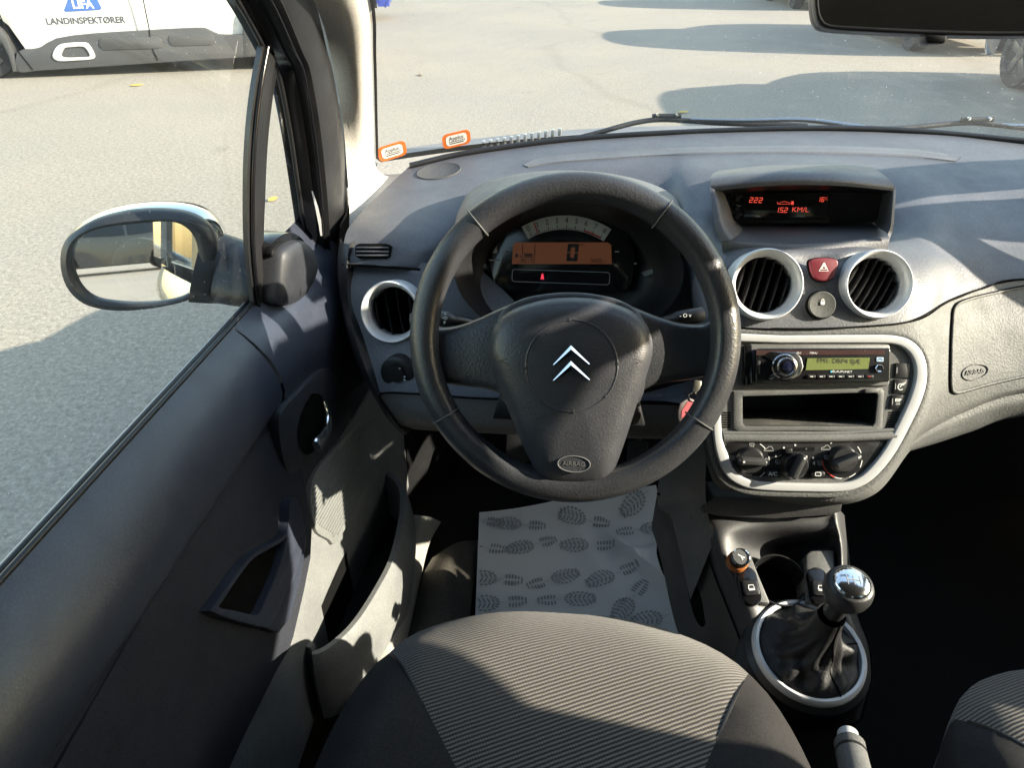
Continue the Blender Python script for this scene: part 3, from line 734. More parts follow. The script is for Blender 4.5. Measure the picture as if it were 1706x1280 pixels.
# inner cover of the mirror stalk
MF = Frame(W(-0.415, 0.92, -0.36), (0.10, 1, 0), (0.05, 0, 1))
mp = MF.poly([(441, 492), (443, 440), (450, 412), (478, 397), (494, 404), (506, 424), (508, 446), (500, 468), (488, 488), (470, 503), (448, 507)], 3)
cxm = sum(p.x for p in mp)/len(mp); cym = sum(p.y for p in mp)/len(mp); cm = V((cxm, cym))
rows = []
for f_, c in ((1.0, -0.03), (1.0, 0.012), (0.97, 0.019), (0.90, 0.024), (0.6, 0.027), (0.25, 0.028), (0.01, 0.028)):
    rows.append([MF.p(*(cm+(p-cm)*f_), c) for p in mp])
gridmesh('mirror_cover', rows, plastic('cover_plastic', (0.026, 0.028, 0.034), 0.5, 900, 0.15), door, closeu=True, ang=60)
tp = MF.poly([(441, 425), (443, 405), (462, 390), (478, 387), (490, 393), (499, 404), (490, 406), (476, 400), (455, 410), (448, 425)], 3)
prism('cover_cap', MF, tp, -0.03, 0.010, M['gloss'], door, 0.003)
# the door mirror outside
mir = thing('door_mirror', 'oval door mirror in chrome-topped dark housing outside the left window', 'mirror', P(385, 470, s=1.02))
g0 = P(227, 437, s=0.985); toc = (CAM-g0).normalized(); rd = V((0.03, -1, -0.03)).normalized()
gn = (toc+rd).normalized(); gu = V((0, 0, 1)).cross(gn).normalized()
GF = Frame(g0, gu, gn.cross(gu))
go = GF.poly([(120, 440), (124, 410), (142, 390), (175, 378), (230, 371), (285, 368), (312, 378), (328, 400), (333, 435), (330, 465), (315, 488), (285, 500), (240, 505), (190, 503), (155, 495), (132, 474)], 4)
ho = GF.poly([(98, 440), (103, 405), (125, 383), (165, 362), (225, 350), (285, 350), (325, 360), (350, 380), (362, 410), (363, 450), (352, 480), (318, 500), (270, 512), (220, 519), (175, 518), (135, 506), (108, 478)], 4)
mg = prism('mirror_glass', GF, go, -0.006, -0.002, M['mirror'], mir)
n_ = 72; oo = resample(ho, n_); ii = resample(go, n_)
k = min(range(n_), key=lambda k: (ii[k]-oo[0]).length); ii = ii[k:]+ii[:k]
cc = sum(oo, V((0, 0)))/n_
rows = [[GF.p(*p, -0.004) for p in ii], [GF.p(*p, 0.006) for p in ii], [GF.p(*(p.lerp(q, 0.25)), 0.010) for p, q in zip(ii, oo)], [GF.p(*(p.lerp(q, 0.8)), 0.004) for p, q in zip(ii, oo)], [GF.p(*p, -0.010) for p in oo],
        [GF.p(*(cc+(p-cc)*0.985), -0.03) for p in oo]]
gridmesh('mirror_housing', rows, plastic('housing_plastic', (0.020, 0.021, 0.023), 0.42, 900, 0.2), mir, closeu=True, ang=60)
rows = [[GF.p(*(cc+(p-cc)*a), c) for p in oo] for a, c in ((0.99, -0.020), (1.05, -0.035), (1.05, -0.060), (0.84, -0.088), (0.62, -0.105), (0.3, -0.114), (0.01, -0.116))]
gridmesh('mirror_cap', rows, M['chrome'], mir, closeu=True, ang=60)
arm = [P(330, 440, s=1.02), P(375, 450, s=1.03), P(420, 460, s=1.02), P(470, 455, s=1.06)]
ar = spl(arm, 6); tube('mirror_arm', ar, [0.060-0.012*min(1, i/12) for i in range(len(ar))], M['black'], mir, 20, sq=0.5, up=V((0.1, -0.6, 0.75)))
# passenger side: same frame parts mirrored, plain door card (only its shadow and light matter here)
for o_, d_ in ((both(dframe, 'passenger_window_frame'), V((0, .02, .012))), (both(dbar, 'passenger_divider_bar'), V((0, .065, 0))), (both(dseal, 'passenger_frame_seal'), V((0, .02, .012)))):
    for v_ in o_.data.vertices: v_.co += d_  # moved off the mirrored position to set where their shadows fall
pg_ = mirror_copy(bpy.data.objects['padded_sill'], 'passenger_door_sill', body); mirror_copy(bpy.data.objects['cloth_insert'], 'passenger_door_card', body)
mirror_copy(lp, 'passenger_door_panel', body); mirror_copy(bpy.data.objects['front_trim'], 'passenger_front_trim', body)
mirror_copy(bpy.data.objects['window_glass'], 'passenger_window_glass', body); mirror_copy(bpy.data.objects['quarter_glass'], 'passenger_quarter_glass', body)
# ------------------------------------------------------------------ dashboard
dash = thing('dashboard', 'dark blue-grey dashboard with round silver-ringed vents and lighter grey lower half', 'dashboard', W(XC, 1.1, -0.6))
def S(rows): return [[P(px, py, s=s) for px, py, s in r] for r in rows]
up = [  # far edge to near edge; left to right
 [(683, 276, 1.40), (760, 258, 1.42), (850, 244, 1.43), (955, 232, 1.43), (1100, 222, 1.42), (1170, 218, 1.41), (1335, 214, 1.39), (1500, 217, 1.37), (1590, 223, 1.35), (1706, 235, 1.33), (1950, 262, 1.27)],
 [(660, 297, 1.36), (745, 280, 1.37), (842, 264, 1.38), (952, 252, 1.37), (1098, 242, 1.36), (1168, 238, 1.355), (1335, 233, 1.335), (1502, 236, 1.32), (1592, 243, 1.30), (1708, 256, 1.28), (1950, 282, 1.22)],
 [(640, 316, 1.31), (732, 300, 1.32), (836, 290, 1.32), (950, 282, 1.31), (1096, 270, 1.30), (1164, 264, 1.285), (1335, 258, 1.265), (1503, 262, 1.25), (1596, 270, 1.235), (1710, 282, 1.22), (1950, 310, 1.17)],
 [(615, 341, 1.25), (716, 330, 1.255), (828, 322, 1.26), (950, 318, 1.27), (1096, 305, 1.25), (1162, 296, 1.215), (1335, 288, 1.195), (1506, 296, 1.18), (1602, 306, 1.175), (1713, 315, 1.165), (1950, 345, 1.12)],
 [(593, 364, 1.19), (700, 360, 1.19), (818, 360, 1.22), (950, 360, 1.25), (1100, 352, 1.22), (1160, 340, 1.155), (1335, 345, 1.165), (1510, 345, 1.115), (1606, 350, 1.115), (1716, 352, 1.125), (1950, 380, 1.09)],
 [(579, 383, 1.15), (690, 385, 1.145), (812, 390, 1.20), (950, 390, 1.24), (1105, 388, 1.17), (1160, 378, 1.10), (1335, 400, 1.13), (1512, 385, 1.065), (1606, 385, 1.075), (1716, 385, 1.09), (1950, 405, 1.07)],
 [(573, 404, 1.13), (683, 410, 1.118), (806, 415, 1.19), (950, 415, 1.23), (1110, 415, 1.14), (1160, 405, 1.05), (1335, 412, 0.985), (1516, 412, 1.015), (1602, 415, 1.045), (1714, 415, 1.065), (1950, 425, 1.055)],
 [(571, 425, 1.122), (679, 430, 1.11), (802, 435, 1.19), (950, 440, 1.23), (1115, 445, 1.13), (1165, 440, 1.005), (1335, 440, 0.965), (1522, 440, 0.985), (1600, 440, 1.025), (1712, 438, 1.05), (1950, 445, 1.045)],
 [(570, 440, 1.12), (676, 446, 1.108), (800, 470, 1.19), (950, 480, 1.23), (1125, 490, 1.12), (1172, 495, 0.98), (1335, 495, 0.955), (1522, 488, 0.965), (1596, 470, 1.01), (1710, 452, 1.04), (1950, 460, 1.04)],
 [(570, 443, 1.123), (676, 449, 1.113), (800, 510, 1.19), (950, 530, 1.23), (1135, 540, 1.11), (1178, 543, 0.97), (1335, 547, 0.95), (1515, 535, 0.955), (1590, 497, 1.0), (1708, 464, 1.033), (1950, 470, 1.035)],
]
def chan(p):                                    # shallow demister channel along the top
    return p
VENTS = [(1276, 474, 0.936, 0.0475, (1, 0.02, 0), (0, 0.45, 0.89)), (1461, 474, 0.944, 0.0460, (1, 0.10, 0), (0, 0.45, 0.89)), (652, 520, 1.078, 0.0475, (1, -0.10, 0), (0, 0.35, 0.94))]
VFR = [Frame(P(px, py, s=s), u, v) for px, py, s, r, u, v in VENTS]
def swell(p):                                  # the pad swells round the two centre vents
    for fr in VFR[:2]:
        d = p-fr.o; a, b = d.dot(fr.u), d.dot(fr.v); q = math.hypot(a, b)
        if b > -0.02: p = p+fr.n*(0.009*math.exp(-((q-0.052)/0.011)**2)*smooth_((b+0.02)/0.05))
    return p
def smooth_(t): t = max(0, min(1, t)); return t*t*(3-2*t)
upad = net('upper_pad', S(up), M['dash'], dash, 14, 12, ang=60, fn=swell)
for fr in VFR[:2]: punch(upad, incircle(fr, 0.0455))
# shallow light-catching demister channel set into the pad
dc0 = [(872, 276, 1.335), (900, 264, 1.345), (960, 257, 1.35), (1100, 248, 1.345), (1250, 244, 1.335), (1400, 245, 1.325), (1520, 250, 1.30), (1600, 262, 1.275), (1650, 271, 1.26)]
dc1 = [(880, 279, 1.33), (915, 273, 1.325), (975, 268, 1.325), (1100, 260, 1.32), (1250, 256, 1.31), (1400, 257, 1.295), (1510, 262, 1.275), (1590, 270, 1.26), (1640, 273, 1.255)]
utree = bvh(upad)
A2 = spl([V(p[:2]) for p in dc0[:-1]], 8); B2 = spl([V(p[:2]) for p in dc1[:-1]], 8)
rws = []
for f_, l_ in ((0.0, -0.001), (0.06, 0.0022), (0.3, 0.0012), (0.7, 0.0012), (0.94, 0.0022), (1.0, -0.001)):
    rws.append([hitpx(utree, *(a.lerp(b, f_)), l_)[0] for a, b in zip(A2, B2)])
gridmesh('demister_outlet', rws, plastic('demister_plastic', (0.115, 0.120, 0.130), 0.6, 420, 0.4), dash, ang=60)
tube('screen_gasket', spl([P(px, py, s=s-.01) for px, py, s in ((683, 276, 1.40), (760, 258, 1.42), (850, 244, 1.43), (955, 232, 1.43), (1100, 222, 1.42), (1335, 214, 1.39), (1500, 217, 1.37), (1706, 235, 1.33), (1950, 262, 1.27))], 6), 0.006, M['black'], dash, 8)
# round tweeter cover
tq, tn = hitpx(utree, 731, 286); tu = V((1, 0, 0)); tu = (tu-tn*tu.dot(tn)).normalized(); TW = Frame(tq, tu, tn.cross(tu))
lathe('tweeter_cover', TW, 0, 0, [(0.043, -0.012), (0.043, 0.0016), (0.042, 0.0024), (0.0405, 0.0012), (0.0, 0.0020)], plastic('tweeter_mesh', (0.070, 0.070, 0.072), 0.8, 900, 0.9, dist=0.001), dash, 40, ang=50)
# left lower fascia
lf = [
 [(571, 432, 1.135), (640, 434, 1.128), (700, 438, 1.12), (800, 450, 1.12), (1000, 640, 1.10), (1130, 640, 1.06), (1185, 600, 0.985)],
 [(574, 490, 1.112), (640, 495, 1.098), (700, 500, 1.09), (800, 545, 1.09), (1000, 650, 1.09), (1130, 652, 1.05), (1185, 640, 0.98)],
 [(584, 545, 1.105), (640, 560, 1.09), (700, 570, 1.08), (800, 600, 1.08), (1000, 655, 1.08), (1130, 658, 1.045), (1185, 665, 0.98)],
 [(600, 600, 1.095), (650, 612, 1.08), (700, 622, 1.07), (800, 635, 1.07), (1000, 660, 1.07), (1130, 664, 1.04), (1185, 690, 0.98)],
 [(622, 652, 1.085), (660, 656, 1.072), (710, 658, 1.062), (800, 662, 1.06), (1000, 668, 1.06), (1130, 672, 1.035), (1185, 715, 0.98)],
]
lfas = net('left_fascia', S(lf), M['dash'], dash, 14, 12, ang=60)
punch(lfas, incircle(VFR[2], 0.0455))
tube('fascia_seam', spl([P(px, py, s=s) for px, py, s in ((570, 441, 1.117), (610, 443, 1.110), (650, 445, 1.106), (700, 449, 1.10))], 4), 0.0022, M['void'], dash, 8)
# beige lower knee panel
kn = [[(632, 656, 1.075), (700, 657, 1.06), (800, 664, 1.055), (1000, 672, 1.055), (1140, 676, 1.04)],
      [(650, 685, 1.08), (700, 688, 1.06), (800, 694, 1.055), (1000, 702, 1.055), (1140, 706, 1.04)],
      [(668, 708, 1.09), (720, 712, 1.07), (800, 717, 1.065), (1000, 725, 1.065), (1140, 728, 1.05)],
      [(672, 714, 1.12), (720, 718, 1.11), (800, 722, 1.11), (1000, 730, 1.11), (1140, 732, 1.09)]]
kp = net('knee_panel', S(kn), plastic('knee_plastic', (0.095, 0.090, 0.082), 0.6, 600, 0.35), dash, 4, 4, ang=50)
tube('panel_edge', spl([P(px, py, s=s) for px, py, s in ((668, 713, 1.085), (650, 688, 1.075), (634, 657, 1.07), (700, 657, 1.056), (800, 664, 1.05), (1000, 671, 1.05))], 5), 0.0018, M['void'], kp, 6)
# curved dark gap at the dash end, next to the door
ge = spl([P(px, py, s=s) for px, py, s in ((573, 405, 1.12), (568, 450, 1.115), (573, 510, 1.105), (585, 565, 1.09), (603, 620, 1.08), (640, 690, 1.085), (668, 722, 1.10))], 6)
gridmesh('dash_end', [[p+V((-0.012, 0.02, 0)) for p in ge], ge, [p+V((0.010, -0.004, 0)) for p in ge], [p+V((0.016, 0.012, 0)) for p in ge]], M['black'], dash)
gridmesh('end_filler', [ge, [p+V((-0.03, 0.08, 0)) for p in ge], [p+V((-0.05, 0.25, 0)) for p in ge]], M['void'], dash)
# lower half (lighter grey), stack area and passenger side
lo = [
 [(1178, 546, 0.968), (1335, 550, 0.948), (1515, 538, 0.952), (1590, 500, 0.996), (1708, 467, 1.029), (1950, 474, 1.03)],
 [(1172, 600, 0.958), (1335, 600, 0.944), (1528, 590, 0.948), (1585, 565, 0.985), (1706, 530, 1.015), (1950, 530, 1.02)],
 [(1170, 680, 0.95), (1335, 690, 0.942), (1530, 680, 0.948), (1575, 640, 0.982), (1706, 600, 1.015), (1950, 590, 1.02)],
 [(1172, 740, 0.945), (1335, 760, 0.942), (1495, 755, 0.948), (1560, 685, 0.99), (1706, 640, 1.02), (1950, 625, 1.025)],
 [(1185, 795, 0.945), (1335, 828, 0.942), (1450, 815, 0.948), (1540, 718, 1.0), (1706, 650, 1.027), (1950, 632, 1.03)],
 [(1200, 815, 0.985), (1335, 842, 0.98), (1455, 825, 0.985), (1545, 724, 1.03), (1706, 655, 1.05), (1950, 636, 1.05)],
]
lpad = net('lower_pad', S(lo), M['dashlow'], dash, 14, 10, ang=60)
un = [[(1490, 758, 0.99), (1540, 722, 1.01), (1600, 690, 1.028), (1706, 655, 1.04), (1950, 636, 1.04)],
      [(1500, 755, 1.0), (1550, 728, 1.02), (1610, 703, 1.035), (1706, 674, 1.045), (1950, 656, 1.05)],
      [(1515, 752, 1.04), (1560, 738, 1.06), (1620, 718, 1.08), (1706, 692, 1.09), (1950, 672, 1.09)],
      [(1515, 752, 1.18), (1560, 738, 1.2), (1620, 718, 1.22), (1706, 692, 1.23), (1950, 672, 1.23)]]
net('lower_edge_panel', S(un), M['dashlow'], dash, 5, 4, ang=50)
tube('dash_seam', spl([P(px, py, s=s) for px, py, s in ((1178, 545, .966), (1335, 548, .946), (1440, 544, .946), (1515, 536, .950), (1555, 517, .972), (1590, 498, .994), (1640, 480, 1.012), (1708, 465, 1.028), (1950, 472, 1.03))], 6), 0.0013, M['void'], dash, 6)
# airbag lid on the passenger side: raised outline and badge
ltree = bvh(lpad)
abp = [(1588, 530), (1590, 515), (1603, 503), (1650, 490), (1720, 477), (1800, 479), (1870, 484), (1888, 500), (1886, 560), (1872, 592), (1800, 606), (1720, 624), (1650, 640), (1606, 652), (1592, 654), (1585, 646), (1585, 600), (1586, 560)]
ring_ = resample([hitpx(ltree, p.x, p.y, 0.0)[0] for p in spl([V(q) for q in abp], 8, True)], 120)
nn = hitpx(ltree, 1650, 570)[1]
lid = tube('airbag_lid', [q+nn*0.0004 for q in ring_], 0.0024, M['dashlow'], dash, 8, closed=True)
tube('lid_gap', [q+nn*0.0012+(q-hitpx(ltree, 1740, 570)[0])*0.016 for q in ring_], 0.0016, M['void'], lid, 8, closed=True)
bq, bn = hitpx(ltree, 1623, 620); uu = V((1, 0.22, 0.02)); uu = (uu-bn*uu.dot(bn)).normalized(); AB = Frame(bq, uu, bn.cross(uu))
bd = lathe_open('airbag_badge', AB, 0, 0, [(0.0, 0.0)]*2, M['dashlow'], dash) if False else band('airbag_badge', AB, ell(0, 0, 0.0245, 0.0112, 40, 0.05), ell(0, 0, 0.0232, 0.0100, 40, 0.05), -0.006, 0.0022, M['dashlow'], lid, 0.0008, n=40)
text('AIRBAG', AB, 0, 0, 0.0090, M['stack'], lid, 0.0010, ext=0.0008, sx=1.12)

# instrument binnacle: hood, dark bowl, cluster
BN = Frame(P(945, 455, s=1.075), (1, 0, 0), (0, math.sin(rad(24)), math.cos(rad(24))))
def arch(rx, ry, b0, ang0=-25, n=30):
    return [(rx*math.cos(rad(ang0+(180-2*ang0)*k/n)), b0+ry*math.sin(rad(ang0+(180-2*ang0)*k/n))) for k in range(n+1)]
hood = []
HY = [  # centre height and half width of the hood at successive depths (relative), near to far
 (0.995, 0.163, -0.388, 0.072), (0.990, 0.171, -0.388, 0.080), (1.0, 0.176, -0.386, 0.083), (1.04, 0.180, -0.382, 0.080), (1.09, 0.180, -0.377, 0.071), (1.14, 0.177, -0.373, 0.054), (1.19, 0.165, -0.373, 0.028), (1.23, 0.14, -0.378, 0.0)]
for y, rx, zb, rz in HY:
    r = []
    for k in range(41):
        a = rad(-45+270*k/40)
        r.append(W(0.0+rx*math.cos(a), y+(0.055*(-math.sin(a)) if y < 1.06 else 0)*0.5+0.03, zb+rz*math.sin(a)))
    hood.append(r)
hd = gridmesh('binnacle_hood', [[p for p in c] for c in [spl(list(c), 3) for c in zip(*hood)]], M['dash'], dash, ang=60)
bowl = []
for rx, ry, c, b0 in ((0.164, 0.106, 0.062, 0.0), (0.158, 0.104, 0.04, 0.0), (0.150, 0.100, 0.0, 0.0), (0.128, 0.086, -0.045, -0.004), (0.10, 0.06, -0.055, -0.004), (0.01, 0.01, -0.055, 0)):
    bowl.append([BN.p(rx*math.cos(t), b0+ry*math.sin(t), c - (0.03 if math.sin(t) < 0 and c > 0.01 else 0)*abs(math.sin(t))) for t in [2*math.pi*k/48 for k in range(48)]])
gridmesh('binnacle_bowl', bowl, plastic('bowl_plastic', (0.014, 0.014, 0.016), 0.42, 900, 0.15), hd, closeu=True, ang=60)
IC = Frame(P(940, 440, s=1.105), (1, 0, 0), (0, math.sin(rad(24)), math.cos(rad(24))))
clus = prism('instrument_cluster', IC, IC.poly([(818, 430), (850, 352), (900, 330), (980, 330), (1030, 352), (1056, 420), (1055, 455), (1048, 478), (1030, 485), (848, 485), (826, 478), (818, 455)], 3), -0.02, 0.0, M['gloss'], dash, 0.002)
# rev counter arc
ra, rb = [], []
TC = IC.px(938, 505)
for k in range(25):
    t = rad(121-62*k/24)
    c = V((math.cos(t), math.sin(t)))
    ra.append(TC+V((c.x*0.1345, c.y*0.1345))); rb.append(TC+V((c.x*0.1130, c.y*0.1130)))
prism('rev_counter', IC, ra+rb[::-1], 0.0, 0.003, plain('dial_face', (0.42, 0.41, 0.39), 0.6), clus, 0.0008)
tick = []
for k in range(9):
    t = rad(117.5-55*k/8); c = V((math.cos(t), math.sin(t)))
    f2 = Frame(IC.p(*(TC+c*0.1265)), IC.u*math.sin(t)-IC.v*math.cos(t), IC.u*math.cos(t)+IC.v*math.sin(t))
    text(str(k), f2, 0, 0, 0.0115, M['blackprint'], clus, 0.0036, 'dial_number', sx=0.9)
    tick.append([TC+c*0.1135, TC+c*0.1195])
    if k < 8:
        for q in (1, 2, 3):
            t2 = rad(117.5-55*(k+q/4)/8); c2 = V((math.cos(t2), math.sin(t2))); tick.append([TC+c2*0.1135, TC+c2*0.1155])
strokes('dial_ticks', IC, tick, 0.0011, M['blackprint'], clus, 0.0036)
strokes('red_zone', IC, [[TC+V((math.cos(rad(a)), math.sin(rad(a))))*0.1150 for a in range(76, 61, -1)]], 0.0028, M['redprint'], clus, 0.0033)
c = V((math.cos(rad(112.3)), math.sin(rad(112.3))))
strokes('dial_needle', IC, [[TC+c*0.1135, TC+c*0.1325]], 0.0016, M['redprint'], clus, 0.0042)
# orange display
od = IC.poly([(853, 440), (855, 408), (860, 404), (1012, 404), (1018, 408), (1019, 440)])
prism('orange_display', IC, od, 0.0, 0.003, M['lcdorange'], clus)
a, b = IC.px(955, 421)
seg7('0', IC, a-0.0095, b, 0.0265, M['blackprint'], clus, 0.0036, wd=0.017, slant=0.06, th=0.2)
a, b = IC.px(966, 407.5); text('km/h', IC, a, b, 0.006, M['blackprint'], clus, 0.0036)
a, b = IC.px(865, 434); seg7('185179', IC, a, b, 0.0062, M['blackprint'], clus, 0.0036, wd=0.0032)
a, b = IC.px(984, 434); seg7('5809', IC, a, b, 0.0060, M['blackprint'], clus, 0.0036, wd=0.0032)
a, b = IC.px(1006, 436); text('km', IC, a, b, 0.0045, M['blackprint'], clus, 0.0036)
L = lambda *q: [IC.px(*p) for p in q]
strokes('display_lines', IC, [L((871, 407), (871, 430)), L((891, 407), (891, 430)), L((873, 423), (888, 423))], 0.0011, M['blackprint'], clus, 0.0036)
strokes('fuel_bars', IC, [L((873.5, 425), (888, 425)), L((873.5, 428), (888, 428))], 0.0019, M['blackprint'], clus, 0.0036)
sheet('pump_symbol', IC, L((859, 429), (863, 429), (863, 423), (859, 423)), M['blackprint'], clus, 0.0036); sheet('pump_symbol', IC, L((866, 429), (868, 429), (868, 425), (866, 425)), M['blackprint'], clus, 0.0036)
# warning strip
ws_ = rrect(0, 0, 1, 1, 0.2)
q0, q1 = IC.px(853, 469), IC.px(1016, 454)
wr = rrect((q0.x+q1.x)/2, (q0.y+q1.y)/2, q1.x-q0.x, q1.y-q0.y, 0.004)
strokes('warning_outline', IC, [wr+[wr[0]]], 0.0009, M['greyprint'], clus, 0.0008)
a, b = IC.px(903.5, 461)
sheet('seat_belt_lamp', IC, [(a-.0026, b-.0045), (a-.0006, b-.0035), (a, b-.0048), (a+.0008, b-.0035), (a+.0028, b-.0045), (a+.0022, b+.0005), (a+.0010, b+.0048), (a-.0008, b+.0048), (a-.0018, b+.0005)], M['redwarn'], clus, 0.0012)
for (x0, y0), (x1, y1) in (((814, 433.5), (830, 433.5)), ((840, 420.5), (845, 420)), ((1024, 419.5), (1031, 419.5)), ((1056, 439), (1060, 439.5))):
    strokes('side_mark', IC, [[IC.px(x0, y0), IC.px(x1, y1)]], 0.0018, M['greyprint'], clus, 0.0042)
sheet('side_arrow', IC, L((820.5, 422), (829.5, 422), (828, 409)), M['greyprint'], clus, 0.004)

# centre display pod
PD = Frame(P(1335, 345, s=1.065), (1, 0, 0), (0, 0.30, 0.95))
pod = gridmesh('display_pod', netpts([
   [P(1186, 318, s=1.00), P(1260, 311, s=0.985), P(1335, 308, s=0.98), P(1410, 310, s=0.985), P(1489, 318, s=1.005)],
   [P(1184, 308, s=0.998), P(1260, 302, s=0.981), P(1335, 299, s=0.976), P(1410, 301, s=0.981), P(1490, 310, s=1.003)],
   [P(1183, 296, s=1.01), P(1260, 288, s=0.995), P(1335, 285, s=0.99), P(1410, 287, s=0.998), P(1478, 296, s=1.01)],
   [P(1192, 286, s=1.05), P(1262, 280, s=1.045), P(1335, 277.5, s=1.04), P(1410, 279, s=1.045), P(1462, 284, s=1.05)],
   [P(1205, 284, s=1.12), P(1265, 276.5, s=1.13), P(1335, 274, s=1.13), P(1405, 275, s=1.13), P(1450, 278, s=1.12)],
   [P(1222, 290, s=1.22), P(1268, 284, s=1.22), P(1335, 282, s=1.22), P(1400, 283, s=1.22), P(1438, 288, s=1.22)]], 6, 4), M['dash'], dash, ang=60)
podin = netpts([
   [P(1186, 318, s=1.0), P(1260, 311, s=0.985), P(1335, 308, s=0.98), P(1410, 310, s=0.985), P(1489, 318, s=1.005)],
   [P(1196, 322, s=1.05), P(1260, 318, s=1.05), P(1335, 317, s=1.05), P(1410, 318, s=1.05), P(1476, 322, s=1.05)],
   [P(1206, 326, s=1.10), P(1260, 324, s=1.10), P(1335, 324, s=1.10), P(1410, 324, s=1.10), P(1470, 326, s=1.10)]], 5, 2)
gridmesh('pod_ceiling', podin, M['black'], pod)
# pod side cheeks, floor and rim
gridmesh('pod_cheek', netpts([[P(1183, 312, s=.998), P(1187, 345, s=.99), P(1191, 380, s=.985), P(1200, 402, s=.985)],
                              [P(1192, 316, s=1.0), P(1199, 345, s=.99), P(1206, 375, s=.985), P(1220, 398, s=.98)],
                              [P(1204, 320, s=1.03), P(1214, 345, s=1.03), P(1222, 370, s=1.03), P(1236, 384, s=1.03)],
                              [P(1208, 326, s=1.085), P(1216, 345, s=1.085), P(1222, 365, s=1.085), P(1230, 372, s=1.085)]], 4, 4), M['dash'], pod, ang=70)
gridmesh('pod_cheek', netpts([[P(1493, 314, s=1.0), P(1491, 345, s=.99), P(1488, 380, s=.985), P(1482, 398, s=.985)],
                              [P(1487, 318, s=1.0), P(1485, 345, s=.99), P(1482, 375, s=.985), P(1477, 388, s=.98)],
                              [P(1478, 322, s=1.05), P(1474, 345, s=1.05), P(1470, 370, s=1.05), P(1462, 378, s=1.05)],
                              [P(1466, 326, s=1.09), P(1462, 345, s=1.09), P(1460, 362, s=1.09), P(1455, 368, s=1.09)]], 4, 4), M['dash'], pod, ang=70)
gridmesh('pod_floor', netpts([[P(1200, 372, s=1.10), P(1335, 372, s=1.10), P(1470, 368, s=1.10)], [P(1206, 386, s=1.03), P(1335, 388, s=1.02), P(1478, 380, s=1.04)],
                              [P(1200, 399, s=1.0), P(1335, 404, s=.986), P(1484, 392, s=1.0)], [P(1202, 404, s=.99), P(1335, 409, s=.978), P(1482, 399, s=.99)], [P(1204, 424, s=1.0), P(1335, 430, s=.975), P(1478, 420, s=.995)]], 6, 4), M['dash'], pod, ang=70)
prism('pod_back', PD, PD.poly([(1196, 312), (1496, 312), (1492, 384), (1200, 384)]), -0.03, -0.024, M['black'], pod)
scr = prism('trip_display', PD, PD.poly([(1238, 325), (1380, 324), (1376, 366), (1238, 367)]), -0.024, 0.0, M['gloss'], dash, 0.001)
PS_ = Frame(PD.o, PD.u, PD.v)
def sg(s, px0, px1, py, hpx, **k):
    a0 = PD.px(px0, py); a1 = PD.px(px1, py); n = len(s.replace('.', '')); wd = (a1.x-a0.x)/(n+(n-1)*0.35)
    hh = (PD.px(px0, py-hpx/2)-PD.px(px0, py+hpx/2)).length
    return seg7(s, PD, a0.x, a0.y, hh, M['redglow'], scr, 0.0008, wd=wd, gap=0.35, th=0.14, **k)
sg('222', 1248.5, 1270, 333, 9, slant=0.12); sg('16', 1362, 1373, 332, 8, slant=0.08); sg('15.2', 1292, 1312, 349.5, 8.5, slant=0.08)
a, b = PD.px(1333, 349.5); text('KM/L', PD, a, b, 0.0098, M['redglow'], scr, 0.0008, sx=1.15)
a, b = PD.px(1375.5, 331); text('°C', PD, a, b, 0.0055, M['redglow'], scr, 0.0008)
L = lambda *q: [PD.px(*p) for p in q]
strokes('consumption_symbol', PD, [L((1296, 339), (1301, 337), (1306, 335.5), (1312, 337), (1317, 338.5)), L((1296, 340), (1317, 340)), L((1295, 336), (1295, 340))], 0.0006, M['redglow'], scr, 0.0008)
sheet('pump_symbol', PD, L((1318, 341), (1322, 341), (1322, 335), (1318, 335)), M['redglow'], scr, 0.0008)
for py, s_ in ((332, 'MODE'), (347, 'MENU'), (361, '+ OK')):
    a, b = PD.px(1228, py); bt = lathe('display_button', PD, a, b, [(0.004, -0.025), (0.004, 0.0), (0.003, 0.002), (0, 0.002)], M['black'], dash, 16)
    a, b = PD.px(1233.5, py-4); text(s_, PD, a, b, 0.0036, M['white'], bt, -0.004)
prism('display_bezel', PD, PD.poly([(1218, 322), (1388, 321), (1384, 372), (1218, 374)]), -0.023, -0.006, M['black'], dash, 0.001)
# brows over the two centre vents (pad relief)
for cx in ():
    br = spl([P(px, py, s=.952) for px, py in ((cx-88, 418), (cx-60, 408), (cx, 400), (cx+55, 408), (cx+90, 416))], 6)
    tube('vent_brow', br, [0.0015+0.0035*math.sin(math.pi*i/(len(br)-1)) for i in range(len(br))], M['dash'], dash, 10, sq=0.6)

